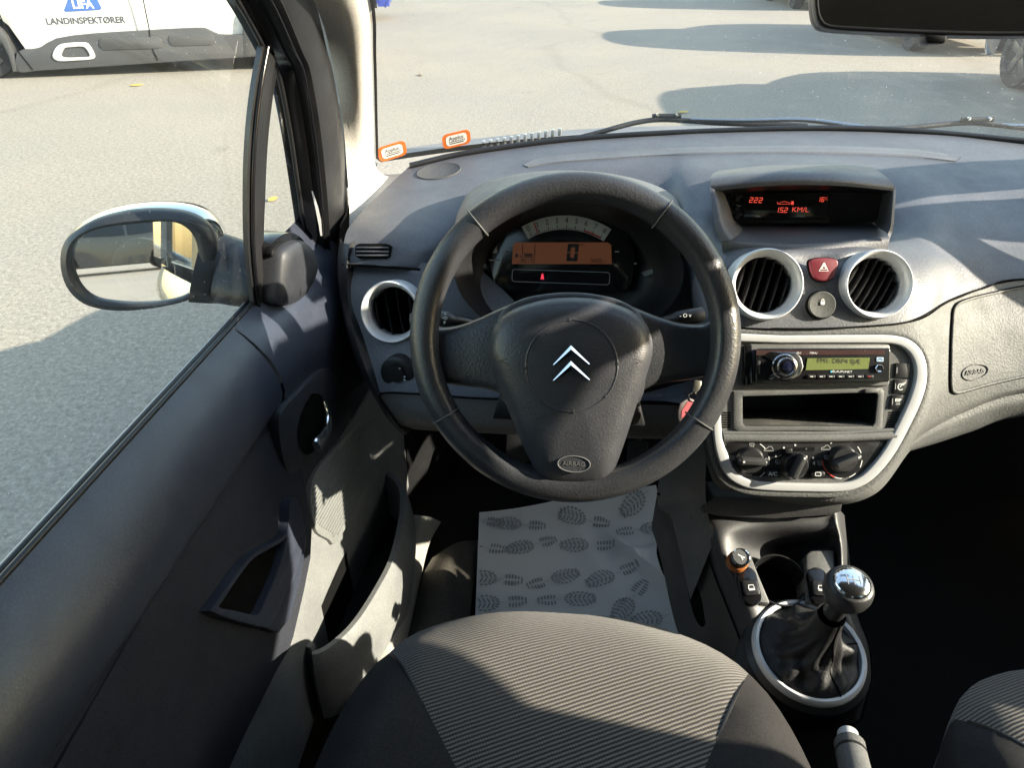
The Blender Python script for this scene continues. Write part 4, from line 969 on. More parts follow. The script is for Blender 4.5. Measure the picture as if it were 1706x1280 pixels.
# round air vents
def vent(px, py, s, r, u, v, slats, turn=0.0, kind=0):
    fr = Frame(P(px, py, s=s), u, v)
    vt = lathe_open('air_vent', fr, 0, 0, [(r*1.0, -0.03), (r*1.0, 0.002), (r*0.985, 0.006), (r*0.95, 0.008), (r*0.92, 0.007), (r*0.80, -0.006), (r*0.78, -0.012), (r*0.78, -0.03)], M['silver'], dash, 56)
    lathe('vent_gap', fr, 0, 0, [(r*1.025, -0.03), (r*1.025, 0.0012), (r*0.99, 0.0012)], M['void'], vt, 56) if False else None
    lathe('vent_cavity', fr, 0, 0, [(r*0.785, -0.012), (r*0.785, -0.05), (0.0, -0.05)], M['void'], vt, 40) if False else None
    gridmesh('vent_cavity', [[fr.p(q*math.cos(t), q*math.sin(t), c) for t in [2*math.pi*k/40 for k in range(40)]] for q, c in ((r*0.785, -0.010), (r*0.785, -0.055), (0.001, -0.055))], M['void'], vt, closeu=True)
    f2 = Frame(fr.o, fr.u*math.cos(turn)+fr.v*math.sin(turn), -fr.u*math.sin(turn)+fr.v*math.cos(turn))
    for k in range(slats):
        x = (k-(slats-1)/2)*r*1.50/slats
        hh = math.sqrt(max(1e-6, (r*0.76)**2-x*x)); rows = []
        for j in range(11):
            y = -hh+2*hh*j/10; bow = 0.25*r*(1-(y/hh)**2) if kind == 0 else 0.12*r*(1-(y/hh)**2)
            rows.append([f2.p(x-bow*0.35-0.004, y, -0.040), f2.p(x-0.0011, y, -0.014+bow*0.30), f2.p(x, y, -0.0125+bow*0.30), f2.p(x+0.0011, y, -0.014+bow*0.30), f2.p(x-bow*0.35-0.001, y, -0.040)])
        gridmesh('slat', rows, M['black'], vt, ang=60)
    return vt, fr
vs_ = (0, 0.45, 0.89)
vent(*VENTS[0], 6, rad(-14), 1)
vent(*VENTS[1], 7, rad(-28), 0)
vent(*VENTS[2], 4, rad(12), 0)
# demister slot at the left end
ds = Frame(P(621, 418, s=1.108), (1, -0.08, 0), (0, 0.45, 0.9))
dsl = prism('side_outlet', ds, ds.poly([(593, 409), (600, 406), (645, 406), (651, 410), (650, 428), (644, 431), (600, 431), (593, 427)]), -0.02, 0.0035, M['void'], dash, 0.001)
for py in (413, 419.5, 426):
    a0, a1 = ds.px(595, py), ds.px(649, py)
    prism('slat', ds, [V((a0.x, a0.y-.0012)), V((a1.x, a1.y-.0012)), V((a1.x, a1.y+.0014)), V((a0.x, a0.y+.0014))], 0, 0.0058, M['dash'], dsl, 0.0006)
# headlamp leveller behind the wheel rim
hl = Frame(P(662, 622, s=1.072), (1, -0.1, 0), (0, 0.2, 0.97))
hl_ = lathe('headlamp_adjuster', hl, 0, 0, [(0.026, -0.02), (0.026, 0.001), (0.022, 0.003), (0.012, 0.002), (0.012, 0.008), (0.0, 0.008)], M['black'], dash, 30)
for px, py in ((669, 611), (677, 625), (677, 630)): sheet('adjuster_mark', hl, [V(hl.px(px, py))+V(d) for d in ((-.0012, -.0012), (.0012, -.0012), (.0012, .0012), (-.0012, .0012))], M['white'], hl_, 0.0088)

# centre stack face
ST = Frame(P(1360, 640, s=0.930), (1, 0.03, 0), (0, math.sin(rad(30)), math.cos(rad(30))))
so_ = [(1196, 560), (1300, 559), (1440, 558), (1485, 559), (1512, 566), (1531, 583), (1540, 606), (1541, 635), (1532, 668), (1515, 705), (1490, 752), (1462, 788), (1436, 808), (1405, 818), (1350, 819), (1265, 816), (1230, 808), (1206, 790), (1194, 762), (1188, 735), (1186, 700), (1188, 620)]
si_ = [(1200, 573), (1300, 572), (1440, 572), (1482, 573), (1503, 580), (1516, 594), (1522, 612), (1521, 634), (1512, 664), (1496, 700), (1474, 742), (1450, 775), (1428, 795), (1400, 804), (1350, 805), (1268, 802), (1238, 795), (1220, 780), (1212, 758), (1203, 735), (1200, 700), (1200, 620)]
outer_ = ST.poly(so_, 3); inner_ = ST.poly(si_, 3)
def in_stack(p):
    d = p-ST.o; q = V((d.dot(ST.u), d.dot(ST.v))); return in_poly(q, inner_)
def in_poly(p, poly):
    c = False; n = len(poly)
    for i in range(n):
        a, b = poly[i], poly[i-1]
        if (a.y > p.y) != (b.y > p.y) and p.x < (b.x-a.x)*(p.y-a.y)/(b.y-a.y)+a.x: c = not c
    return c
punch(lpad, in_stack)
trim = band('silver_surround', ST, outer_, inner_, -0.02, 0.006, M['silverp'], dash, 0.0022, 3, n=110)
rim2 = [(1192, 552), (1300, 553), (1440, 551), (1490, 552), (1520, 560), (1540, 580), (1549, 606), (1550, 636), (1541, 672), (1523, 710), (1497, 758), (1468, 796), (1440, 818), (1405, 828), (1350, 829), (1262, 826), (1224, 817), (1196, 797), (1183, 766), (1177, 735), (1176, 700), (1178, 620)]
band('surround_lip', ST, ST.poly(rim2, 3), outer_, -0.02, 0.0025, M['dashlow'], dash, 0.002, 2, n=110)
holed('stack_face', ST, inner_, [ST.poly([(1235, 659), (1463, 652), (1457, 711), (1235, 711)])], 0.0, M['stack'], dash)
# storage tray opening
tro = [(1222, 652), (1340, 650), (1471, 646), (1468, 720), (1340, 717), (1222, 718)]
tri_ = [(1236, 660), (1340, 657), (1462, 653), (1456, 710), (1340, 710), (1236, 710)]
sto = band('storage_tray', ST, ST.poly(tro), ST.poly(tri_), -0.004, 0.003, M['stack'], dash, 0.0012, 2, n=60)
q = ST.poly([(1237, 661), (1461, 654), (1455, 709), (1237, 709)])
vsq = [ST.p(*p, 0.0) for p in q]+[ST.p(*(p+V((0.0, 0.012))), -0.11) for p in q]
mk('tray_inside', vsq, [[4, 5, 6, 7], [0, 1, 5, 4], [1, 2, 6, 5], [3, 0, 4, 7]], M['black'], sto, smooth=False)
mk('tray_floor', [vsq[2], vsq[3], vsq[7], vsq[6]], [[0, 1, 2, 3]], plastic('tray_plastic', (0.075, 0.073, 0.068), 0.55, 500, 0.4, dust=0.5), sto, smooth=False)
# the stack face needs a dark hole there
prism('tray_mouth', ST, q, -0.001, 0.0005, M['void'], sto) if False else None
prism('tray_catch', ST, ST.poly([(1438, 648), (1462, 647), (1461, 654), (1438, 655)]), 0.002, 0.006, M['stack'], sto, 0.001)
tube('stack_ledge', spl([ST.p(*ST.px(px, py), 0.002) for px, py in ((1203, 722), (1300, 722), (1400, 722), (1490, 716))], 4), 0.003, M['stack'], dash, 8)
# switches and grilles at the right of the stack
for pts, lab in (([(1491, 605), (1515, 605), (1513, 630), (1489, 630)], ''), ([(1489, 632), (1513, 632), (1508, 656), (1486, 656)], 'a'), ([(1485, 658), (1507, 658), (1501, 681), (1480, 681)], 'b')):
    qq = ST.poly(pts); cq = sum(qq, V((0, 0)))/4
    sw = prism('stack_switch', ST, qq, -0.001, 0.0022, M['black'], dash, 0.0008)
    x_ = qq[0].x*0.5+qq[3].x*0.5+0.0022
    strokes('switch_mark', ST, [[V((x_, cq.y-.004)), V((x_, cq.y+.004))]], 0.0010, M['greyprint'], sw, 0.0026)
    if lab == 'a':
        strokes('switch_symbol', ST, [[cq+V((.0035*math.cos(t), -.0005+.004*math.sin(t))) for t in [0.6+k*.5 for k in range(11)]], [cq+V((-.001, -.001)), cq+V((.003, .005))], [cq+V((.003, .002)), cq+V((.006, .006))]], 0.0012, M['white'], sw, 0.0026)
    if lab == 'b':
        text('ESP', ST, cq.x+.001, cq.y+.002, 0.0052, M['white'], sw, 0.0026, bold=0.0002); text('OFF', ST, cq.x+.001, cq.y-.003, 0.0032, M['white'], sw, 0.0026)
for k in range(7):
    t = k/6; y = 688+24*t
    p0, p1 = ST.px(1480-5*t, y), ST.px(1499-6*t-(3 if k > 4 else 0), y-1)
    prism('grille_slot', ST, [p0+V((0, -.0011)), p1+V((0, -.0011)), p1+V((0, .0011)), p0+V((0, .0011))], -0.002, 0.0002, M['void'], dash)
    p0, p1 = ST.px(1200, y), ST.px(1217, y)
    prism('grille_slot', ST, [p0+V((0, -.0011)), p1+V((0, -.0011)), p1+V((0, .0011)), p0+V((0, .0011))], -0.002, 0.0002, M['void'], dash)
# hazard and central locking buttons
HZ = Frame(P(1370, 470, s=0.950), (1, 0.04, 0), vs_)
hzp = spl([HZ.px(*p) for p in ((1347, 443), (1350, 433), (1370, 430), (1391, 433), (1394, 443), (1386, 463), (1370, 469), (1354, 463))], 5, True)
band('hazard_gap', HZ, [p*1.0+(p-HZ.px(1370, 448))*0.07 for p in hzp], hzp, -0.004, 0.0008, M['void'], dash, n=60)
hb_ = prism('hazard_button', HZ, hzp, -0.004, 0.005, M['hazard'], dash, 0.002, 3)
tc_ = HZ.px(1370, 446); tri3 = lambda k: [tc_+V((0, .0062*k+.0)), tc_+V((-.0060*k, -.0048*k)), tc_+V((.0060*k, -.0048*k))]
for k in (1.0, 0.5):
    T = tri3(k); strokes('hazard_triangle', HZ, [[T[0], T[1], T[2], T[0]]], 0.0014, M['white'], hb_, 0.0054)
LK = Frame(P(1368, 508, s=0.947), (1, 0.04, 0), vs_)
band('lock_gap', LK, ell(0, 0, .0195, .0195, 40), ell(0, 0, .0180, .0180, 40), -0.004, 0.0010, M['void'], dash, n=40)
lk = lathe('lock_button', LK, 0, 0, [(0.0180, -0.004), (0.0180, 0.0035), (0.0168, 0.005), (0.012, 0.0042), (0.0, 0.0036)], plastic('button_plastic', (0.085, 0.086, 0.082), 0.5, 900, 0.2), dash, 36)
prism('padlock_symbol', LK, rrect(0, .0022, .0052, .0044, .001), 0.0045, 0.0052, M['white'], lk)
strokes('padlock_symbol', LK, [[V((.0017*math.cos(t), .0046+.0028*math.sin(t))) for t in [math.pi*k/8 for k in range(9)]]], 0.0010, M['white'], lk, 0.0052)
# heater controls
HPp = [(1213, 739), (1300, 737), (1400, 738), (1480, 736), (1466, 756), (1450, 772), (1428, 790), (1402, 796), (1350, 797), (1262, 794), (1240, 788), (1224, 776), (1217, 758)]
hp = prism('heater_panel', ST, ST.poly(HPp, 3), -0.001, 0.0015, plain('heater_gloss', (0.016, 0.016, 0.017), 0.30), dash, 0.001)
gridmesh('panel_ledge', netpts([[ST.p(*ST.px(px, py), c) for px, py in ((1204, y0), (1300, y0+1), (1400, y0), (1496-k*3, y0-4))] for k, (y0, c) in enumerate(((718, 0.001), (724, 0.005), (733, 0.006), (738, 0.001)))], 4, 3), M['stack'], dash)
def knob(px, py, ang, r=0.0165):
    a, b = ST.px(px, py)
    kb = lathe('heater_knob', ST, a, b, [(r*1.12, 0.0), (r*1.12, 0.003), (r, 0.005), (r*0.96, 0.010), (r*0.88, 0.0115), (0, 0.0115)], M['black'], dash, 36)
    f2 = Frame(ST.p(a, b), ST.u*math.cos(ang)+ST.v*math.sin(ang), -ST.u*math.sin(ang)+ST.v*math.cos(ang))
    prism('knob_grip', f2, rrect(0, 0, r*2.25, r*0.72, r*0.3), 0.009, 0.024, plain('knob_grip', (0.05, 0.05, 0.05), 0.32), kb, 0.0022, 3, top=rrect(0, 0, r*2.05, r*0.42, r*0.2))
    sheet('knob_mark', f2, ell(r*0.80, 0, .0014, .0014, 12), M['white'], kb, 0.0244)
    return a, b
knob(1248, 767, rad(178)); knob(1322, 775, rad(66)); knob(1402, 765, rad(25))
dotl = []
for cx, cy, a0, a1 in ((1248, 767, -150, 130), (1402, 765, -110, 150)):
    c0 = ST.px(cx, cy); rr = 0.0255
    for k in range(0, 12, 2):
        t0 = rad(a0+(a1-a0)*k/12); t1 = rad(a0+(a1-a0)*(k+1)/12)
        dotl.append([c0+V((rr*math.cos(t0+(t1-t0)*j/4), rr*math.sin(t0+(t1-t0)*j/4))) for j in range(5)])
strokes('dial_scale', ST, dotl, 0.0011, M['white'], hp, 0.0020)
c0 = ST.px(1402, 765); strokes('warm_scale', ST, [[c0+V((.0255*math.cos(rad(t)), .0255*math.sin(rad(t)))) for t in range(185, 250, 8)]], 0.0013, plain('warm_red', (0.6, 0.05, 0.04), 0.5), hp, 0.0024)
c0 = ST.px(1322, 775)
for k in range(5):
    t = rad(155-k*33); q = c0+V((.0265*math.cos(t), .0265*math.sin(t))); sheet('fan_mark', ST, ell(q.x, q.y, .0013, .0013, 10), M['white'], hp, 0.0021)
for px, py, w2 in ((1285, 789, .0085), (1360, 789, .0085)):
    a, b = ST.px(px, py); bt = prism('heater_button', ST, rrect(a, b, .019, .0085, .004), 0.001, 0.006, M['black'], dash, 0.0015)
    if px < 1300: text('A/C', ST, a, b, 0.0068, M['white'], bt, 0.0064, bold=0.0002)
    else: strokes('demist_symbol', ST, [rrect(a, b, .007, .0045, .001)+[rrect(a, b, .007, .0045, .001)[0]]], 0.0009, M['white'], bt, 0.0064)
L = lambda *q: [ST.px(*p) for p in q]
sl1 = prism('slider_slot', ST, ST.poly([(1312, 746), (1356, 745), (1356, 751), (1312, 752)]), 0.001, 0.0021, M['void'], hp)
prism('slider_knob', ST, ST.poly([(1304, 747), (1316, 746), (1317, 754), (1305, 755)]), 0.002, 0.009, M['black'], hp, 0.001)
ic = []
for cx, cy in ((1280, 748), (1375, 746)):
    ic += [L((cx-8, cy+3), (cx-7, cy), (cx-3, cy-1), (cx, cy-4), (cx+4, cy-4), (cx+7, cy), (cx+8, cy+3), (cx-8, cy+3))]
for cx, cy in ((1252, 742), (1220, 763), (1278, 767), (1248, 790), (1376, 762), (1365, 772), (1295, 770)):
    ic += [L((cx-4, cy-3), (cx+4, cy-3), (cx+3, cy+2), (cx-3, cy+2), (cx-4, cy-3)), L((cx-1, cy-1), (cx-1, cy+4)), L((cx+2, cy-1), (cx+2, cy+4))]
strokes('recirculation_symbol', ST, ic[:1], 0.0009, M['greyprint'], hp, 0.0021); strokes('recirculation_symbol', ST, ic[1:2], 0.0009, M['greyprint'], hp, 0.0021)
for k in range(2, len(ic), 3): strokes('air_flow_symbol', ST, ic[k:k+3], 0.0009, M['greyprint'], hp, 0.0021)
a, b = ST.px(1355, 772); text('4', ST, a, b, 0.007, M['white'], hp, 0.0021); a, b = ST.px(1343, 762); text('3', ST, a, b, 0.006, M['white'], hp, 0.0021)
# ashtray drawer under the stack
AS = Frame(P(1300, 845, s=0.985), (1, 0.02, 0), (0, 0.35, 0.93))
prism('ashtray_front', AS, AS.poly([(1168, 853), (1172, 840), (1190, 826), (1300, 830), (1405, 822), (1400, 852), (1380, 858), (1290, 864), (1200, 860)]), -0.06, 0.003, plastic('ashtray_plastic', (0.045, 0.045, 0.046), 0.5, 420, 0.5), dash, 0.002)
# left flank of the stack in the driver's footwell
gridmesh('stack_flank', netpts([[P(1120, 680, s=1.08), P(1095, 830, s=1.10), P(1120, 870, s=1.09), P(1150, 1000, s=1.06)], [P(1185, 690, s=.97), P(1175, 800, s=.975), P(1180, 860, s=.99), P(1190, 900, s=.99)]], 5, 3), M['stack'], dash)
# ------------------------------------------------------------------ car stereo
rs = thing('car_stereo', 'black car stereo with chrome dial and green display above the storage tray', 'car stereo', ST.p(*ST.px(1360, 612)))
prism('stereo_cage', ST, ST.poly([(1240, 575), (1252, 573), (1478, 573), (1481, 578), (1480, 638), (1478, 643), (1245, 645), (1238, 640)]), -0.01, 0.004, M['stack'], rs, 0.002)
fp = ST.poly([(1256, 583), (1260, 581), (1473, 580), (1476, 584), (1475, 632), (1472, 636), (1258, 638), (1254, 634)])
face = prism('faceplate', ST, fp, 0.004, 0.014, plain('stereo_gloss', (0.016, 0.016, 0.017), 0.16), rs, 0.002, 3)
SF = Frame(ST.p(0, 0, 0.0142), ST.u, ST.v)
prism('stereo_side', ST, ST.poly([(1236, 576), (1250, 574), (1252, 640), (1236, 642)]), 0.0, 0.009, M['gloss'], rs, 0.002)
sheet('top_strip', SF, SF.poly([(1260, 583.5), (1474, 583), (1474, 591), (1260, 592)]), plain('strip_copper', (0.13, 0.075, 0.07), 0.25, 0.6), face, 0.0003)
prism('dial_surround', SF, SF.poly([(1272, 594), (1284, 586), (1326, 587), (1334, 596), (1338, 611), (1332, 626), (1318, 634), (1284, 634), (1278, 630), (1290, 622), (1284, 612), (1288, 602)]), -0.002, 0.002, M['greychrome'], face, 0.0012)
a, b = SF.px(1306, 611)
vk = lathe('volume_dial', SF, a, b, [(0.0165, 0.0), (0.0165, 0.003), (0.0150, 0.0045), (0.0138, 0.003), (0.0125, 0.003), (0.0120, 0.010), (0.0105, 0.012), (0.0085, 0.0105), (0.0070, 0.0105), (0.0062, 0.012), (0.0, 0.0135)], M['greychrome'], rs, 40, ang=25)
lathe('dial_centre', SF, a, b, [(0.0068, 0.0115), (0.0055, 0.0138), (0.0, 0.0148)], plain('dial_centre', (0.01, 0.012, 0.03), 0.08), vk, 28)
dsp = prism('stereo_display', SF, SF.poly([(1345, 597), (1449, 596), (1446, 615), (1342, 617)]), -0.002, 0.0008, M['lcdgreen'], rs)
a, b = SF.px(1397, 602); text('FM1: DRP4 SJÆ', SF, a, b, 0.0085, M['blackprint'], dsp, 0.0012, sx=1.0)
a, b = SF.px(1403, 619.5); text('BLAUPUNKT', SF, a, b, 0.0042, M['white'], face, 0.0006, sx=1.05)
a, b = SF.px(1385, 619.5); sheet('blue_dot', SF, ell(a, b, .0014, .0014, 12), plain('cyan_dot', (0.1, 0.45, 0.6), 0.4), face, 0.0006)
for k in range(7):
    px = 1351+k*16; a, b = SF.px(px, 627.5)
    bt = prism('preset_button', SF, rrect(a, b, .0108, .0042, .0016), -0.002, 0.0022, M['black'], rs, 0.0008)
    strokes('button_mark', SF, [[V((a-.002, b)), V((a+.002, b))]], 0.0010, M['white'] if k < 6 else M['redprint'], bt, 0.0026)
a, b = SF.px(1464, 614); jk = lathe('aux_socket', SF, a, b, [(0.0055, 0), (0.0055, 0.0022), (0.0048, 0.003), (0.0032, 0.002), (0.0032, 0.0016)], M['chrome'], rs, 6, ang=20)
lathe('socket_hole', SF, a, b, [(0.0018, 0.0018), (0.0018, 0.0024), (0, 0.0024)], M['void'], jk, 14)
a, b = SF.px(1466, 599); sheet('bluetooth_badge', SF, rrect(a, b, .0088, .0056, .001), plain('badge_blue', (0.45, 0.55, 0.68), 0.4), face, 0.0006)
strokes('badge_mark', SF, [[V((a-.003, b-.001)), V((a, b+.0015)), V((a+.003, b-.001))]], 0.001, M['blueprint'], face, 0.0009)
for px in (1331, 1355, 1403): a, b = SF.px(px, 588.5); text({1331: 'SRC', 1355: 'MENU', 1403: 'TORONTO'}[px], SF, a, b, 0.0035, M['white'], face, 0.0006) if px != 1403 else None
a, b = SF.px(1263, 612); prism('usb_flap', SF, rrect(a, b, .0045, .018, .001), -0.002, 0.0012, M['black'], rs, 0.0006)
for dx, dy in ((-17, 0), (17, -8), (17, 8)):
    a, b = SF.px(1306+dx, 611+dy); sheet('arrow_mark', SF, [(a-.0012, b-.0012), (a+.0014, b), (a-.0012, b+.0012)], M['white'], face, 0.0024)

# ------------------------------------------------------------------ steering wheel
WTILT = rad(27.0)
WC = P(954, 566, s=0.842)
wh = thing('steering_wheel', 'black leather three-spoke steering wheel with chrome double chevron emblem', 'steering wheel', WC)
WF = Frame(WC, (1, 0, 0), (0, math.sin(WTILT), math.cos(WTILT)))
RM = 0.1775
def rimp(t, ph, rr=0.0178):
    rx = 1.0
    rad_ = RM+rr*math.cos(ph)*0.98
    return WF.p(rad_*math.cos(t), rad_*math.sin(t), rr*1.05*math.sin(ph))
SEAMS = [rad(57.0), rad(131.5), rad(213.5), rad(329.5)]
vs_r, fs_r = [], []
NT, NP = 180, 22
for i in range(NT):
    t = 2*math.pi*i/NT; a = math.degrees(t) % 360
    k = 1.0+0.06*math.exp(-((a-270)/40)**2)
    for j in range(NP):
        ph = 2*math.pi*j/NP; vs_r.append(rimp(t, ph, 0.0172*k + (0.0012*max(0, math.cos(3*ph)) if True else 0)))
for i in range(NT):
    for j in range(NP): fs_r.append([i*NP+j, ((i+1) % NT)*NP+j, ((i+1) % NT)*NP+(j+1) % NP, i*NP+(j+1) % NP])
mk('rim', vs_r, fs_r, M['leather'], wh, 60)
for t in SEAMS:
    pts = [WF.p((RM+0.0186*math.cos(p))*math.cos(t), (RM+0.0186*math.cos(p))*math.sin(t), 0.0190*math.sin(p)) for p in [2*math.pi*k/28 for k in range(28)]]
    tube('rim_seam', pts, 0.0010, plain('seam_grey', (0.09, 0.09, 0.09), 0.6), wh, 6, closed=True)
# spokes: the hub shell behind the pad
def wp(px, py, c=0.0): q = WF.px(px, py, c); return q
# left and right arms as lofted sections from hub to rim
def arm_(side):
    rows = []
    pl = {-1: [((862, 506), (850, 668), 0.004), ((835, 514), (832, 656), 0.003), ((800, 530), (805, 648), 0.000), ((765, 543), (775, 645), -0.004), ((738, 548), (745, 642), -0.006), ((722, 546), (728, 640), -0.006), ((704, 530), (706, 650), -0.006)],
          1: [((1035, 506), (1050, 668), 0.004), ((1068, 518), (1075, 650), 0.003), ((1100, 530), (1105, 640), 0.000), ((1135, 540), (1140, 636), -0.004), ((1162, 543), (1165, 632), -0.006), ((1180, 540), (1182, 630), -0.006), ((1204, 520), (1204, 640), -0.006)]}[side]
    for (x0, y0), (x1, y1), c in pl:
        a, b = wp(x0, y0), wp(x1, y1); m = (a+b)/2
        sec = []
        for f_, d in ((1.06, -0.030), (1.03, -0.012), (0.98, -0.004), (0.86, 0.0), (0.5, 0.002), (0.0, 0.003), (-0.5, 0.002), (-0.86, 0.0), (-0.98, -0.004), (-1.03, -0.012), (-1.06, -0.030)):
            q = m+(a-m)*f_; sec.append(WF.p(q.x, q.y, c+d-0.004))
        rows.append(sec)
    gridmesh('spoke', netpts(rows, 2, 4), M['leather'], wh, ang=70)
arm_(-1); arm_(1)
low_ = [wp(*p) for p in ((868, 690), (885, 740), (897, 780), (893, 800), (872, 818), (900, 832), (955, 838), (1010, 832), (1040, 812), (1018, 795), (1012, 775), (1022, 735), (1040, 690), (955, 660))]
prism('lower_spoke', WF, spl(low_, 3, True), -0.026, -0.004, M['leather'], wh, 0.006, 3)
hubo = [wp(*p) for p in ((822, 560), (835, 520), (870, 498), (915, 489), (952, 487), (990, 490), (1032, 500), (1066, 522), (1080, 560), (1078, 620), (1055, 680), (950, 690), (850, 680), (822, 620))]
prism('hub', WF, spl(hubo, 4, True), -0.05, 0.004, M['leather'], wh, 0.006, 3)
# airbag pad: domed
pc = [(814, 590), (817, 560), (829, 535), (858, 513), (905, 499), (952, 495), (1000, 499), (1045, 514), (1073, 535), (1085, 562), (1086, 592), (1075, 630), (1060, 675), (1043, 728), (1028, 770), (1018, 790), (1008, 802), (985, 808), (955, 809), (925, 808), (905, 802), (896, 790), (885, 770), (864, 725), (840, 665), (823, 620)]
po_ = resample(spl([wp(*p) for p in pc], 4, True), 96)
pcn = wp(953, 620)
def padz(q, f_):
    return 0.004+0.019*(1-f_**14)+0.014*(1-f_**2.2)
rows = []
for f_ in (1.0, 1.0, 0.994, 0.985, 0.97, 0.945, 0.90, 0.84, 0.75, 0.6, 0.45, 0.3, 0.15, 0.01):
    r = []
    for p in po_:
        q = pcn+(p-pcn)*f_; c = padz(q, f_) if len(rows) else -0.02
        if f_ >= 0.99 and len(rows) == 1: c = 0.004
        r.append(WF.p(q.x, q.y, c))
    rows.append(r)
pad = gridmesh('airbag_pad', rows, M['pad'], wh, closeu=True, ang=60)
# moulded tear line circle with bosses, badges
def padsurf(q):
    d = q-pcn
    best = 0.0; ang = math.atan2(d.y, d.x)
    # ratio of distance to the outline in that direction
    for i in range(len(po_)):
        a = po_[i-1]-pcn; b = po_[i]-pcn
        den = a.x*b.y-a.y*b.x
        u_ = (d.x*b.y-d.y*b.x)/den if abs(den) > 1e-12 else -1; v_ = (a.x*d.y-a.y*d.x)/den if abs(den) > 1e-12 else -1
        if u_ >= -1e-6 and v_ >= -1e-6: best = u_+v_; break
    return padz(q, min(1, best))
def onpad(q, e=0.0): return WF.p(q.x, q.y, padsurf(q)+e)
cc_ = wp(952, 610, 0.035)
ring = [onpad(cc_+V((0.0525*math.cos(t), 0.0525*math.sin(t))), 0.0) for t in [2*math.pi*k/72 for k in range(72)]]
tube('tear_line', ring, 0.00095, M['pad'], pad, 6, closed=True)
for k in range(8):
    q = cc_+V((0.0525*math.cos(rad(95+45*k)), 0.0525*math.sin(rad(95+45*k))))
    f2 = Frame(onpad(q), WF.u, WF.v); lathe('pad_boss', f2, 0, 0, [(0.0024, -0.001), (0.0020, 0.0008), (0.0, 0.0013)], M['pad'], pad, 12)
EM = Frame(onpad(wp(952, 606, 0.035)), WF.u, WF.v)
def chev(y0):
    A = lambda px, py: EM.px(px, py)
    out = [A(951, y0), A(983, y0+31), A(982, y0+32), A(969, y0+25), A(952, y0+15), A(935, y0+25.5), A(922, y0+33), A(921, y0+32.5)]
    top = [A(951, y0+6)]*1
    vs = [EM.p(*p, -0.002) for p in out]+[EM.p(*p, 0.0015) for p in out]
    rid = [EM.p(*A(951.5, y0+6.5), 0.0045), EM.p(*A(981, y0+31.3), 0.0016), EM.p(*A(923, y0+32.3), 0.0016)]
    vs += rid; n = 8
    fs = [[i, (i+1) % n, n+(i+1) % n, n+i] for i in range(n)]
    a, r_, l_ = 16, 17, 18
    fs += [[8, 9, r_, a], [9, 10, r_], [10, 11, 12, a, r_][:0] or [10, 11, r_], [11, 12, a, r_], [12, 13, l_, a], [13, 14, l_], [14, 15, l_], [15, 8, a, l_]]
    return mk('emblem_chevron', vs, fs, M['chrome'], wh, 20)
chev(575.5); chev(601.5)
BG = Frame(onpad(wp(956, 772, 0.025), 0.0), WF.u, WF.v-WF.n*0.0)
bo_ = ell(0, 0, 0.0195, 0.0100, 40)
bg_ = band('airbag_badge', BG, bo_, ell(0, 0, 0.0182, 0.0090, 40), -0.004, 0.0026, plain('badge_rim', (0.16, 0.16, 0.16), 0.35), pad, 0.0006, n=40)
prism('badge_face', BG, ell(0, 0, 0.0180, 0.0087, 40), -0.004, 0.0012, M['pad'], pad)
text('AIRBAG', BG, 0, 0, 0.0072, plain('badge_letters', (0.13, 0.13, 0.13), 0.4), pad, 0.0014, ext=0.0006, sx=1.05)
for px in (842, 1060):
    q = wp(px, 602, 0.028); f2 = Frame(onpad(q, 0.0004), WF.u, WF.v)
    sg_ = 1 if px < 900 else -1
    strokes('horn_symbol', f2, [[V((-.008*sg_, .001)), V((-.004*sg_, .001)), V((.004*sg_, .0035)), V((.004*sg_, -.0035)), V((-.004*sg_, -.001)), V((-.008*sg_, -.001))]], 0.0006, plain('horn_mark', (0.012, 0.012, 0.013), 0.5), pad, 0.0006)

# ------------------------------------------------------------------ steering column, stalks, key
col = thing('steering_column', 'black steering column shroud with indicator and wiper stalks behind the wheel', 'steering column', P(960, 640, s=1.0))
cl0 = Frame(WF.p(0, 0, -0.05), WF.u, WF.v)
prism('column_shroud', cl0, spl([V(p) for p in ((-0.055, 0.045), (0.055, 0.045), (0.068, 0.0), (0.06, -0.07), (0.03, -0.095), (-0.03, -0.095), (-0.06, -0.07), (-0.068, 0.0))], 4, True), -0.22, 0.0, M['black'], col, 0.006, 2)
prism('shroud_panel', cl0, [V(p) for p in ((-0.09, -0.075), (0.09, -0.075), (0.10, -0.11), (-0.10, -0.11))], -0.10, -0.02, M['black'], col, 0.004)
st1 = [P(800, 545, s=0.97), P(775, 537, s=0.955), P(750, 534, s=0.94), P(720, 533, s=0.935), P(684, 534, s=0.935)]
tube('indicator_stalk', spl(st1, 4), [0.008]*8+[0.0115]*7+[0.0125, 0.009], M['black'], col, 16)
ft = Frame(P(741, 533, s=0.917), (1, 0, 0), Uv)
for dy, s_ in ((0.0062, '▲'), (0.002, '≡D D'), (-0.004, 'P')):
    text({'▲': '^', '≡D D': 'EDOE', 'P': 'P'}[s_] if s_ != '≡D D' else '=D', ft, 0, dy, 0.0055, M['white'], col, 0.0004, name='stalk_symbol')
st2 = [P(1085, 545, s=0.97), P(1115, 534, s=0.95), P(1140, 529, s=0.94), P(1160, 526, s=0.935), P(1171, 524, s=0.935)]
tube('wiper_stalk', spl(st2, 4), [0.008]*6+[0.010]*11, M['black'], col, 16)
ft = Frame(P(1142, 526, s=0.918), (1, 0, 0.08), Uv)
text('- O v', ft, 0, 0, 0.007, M['white'], col, 0.0, name='stalk_symbol')
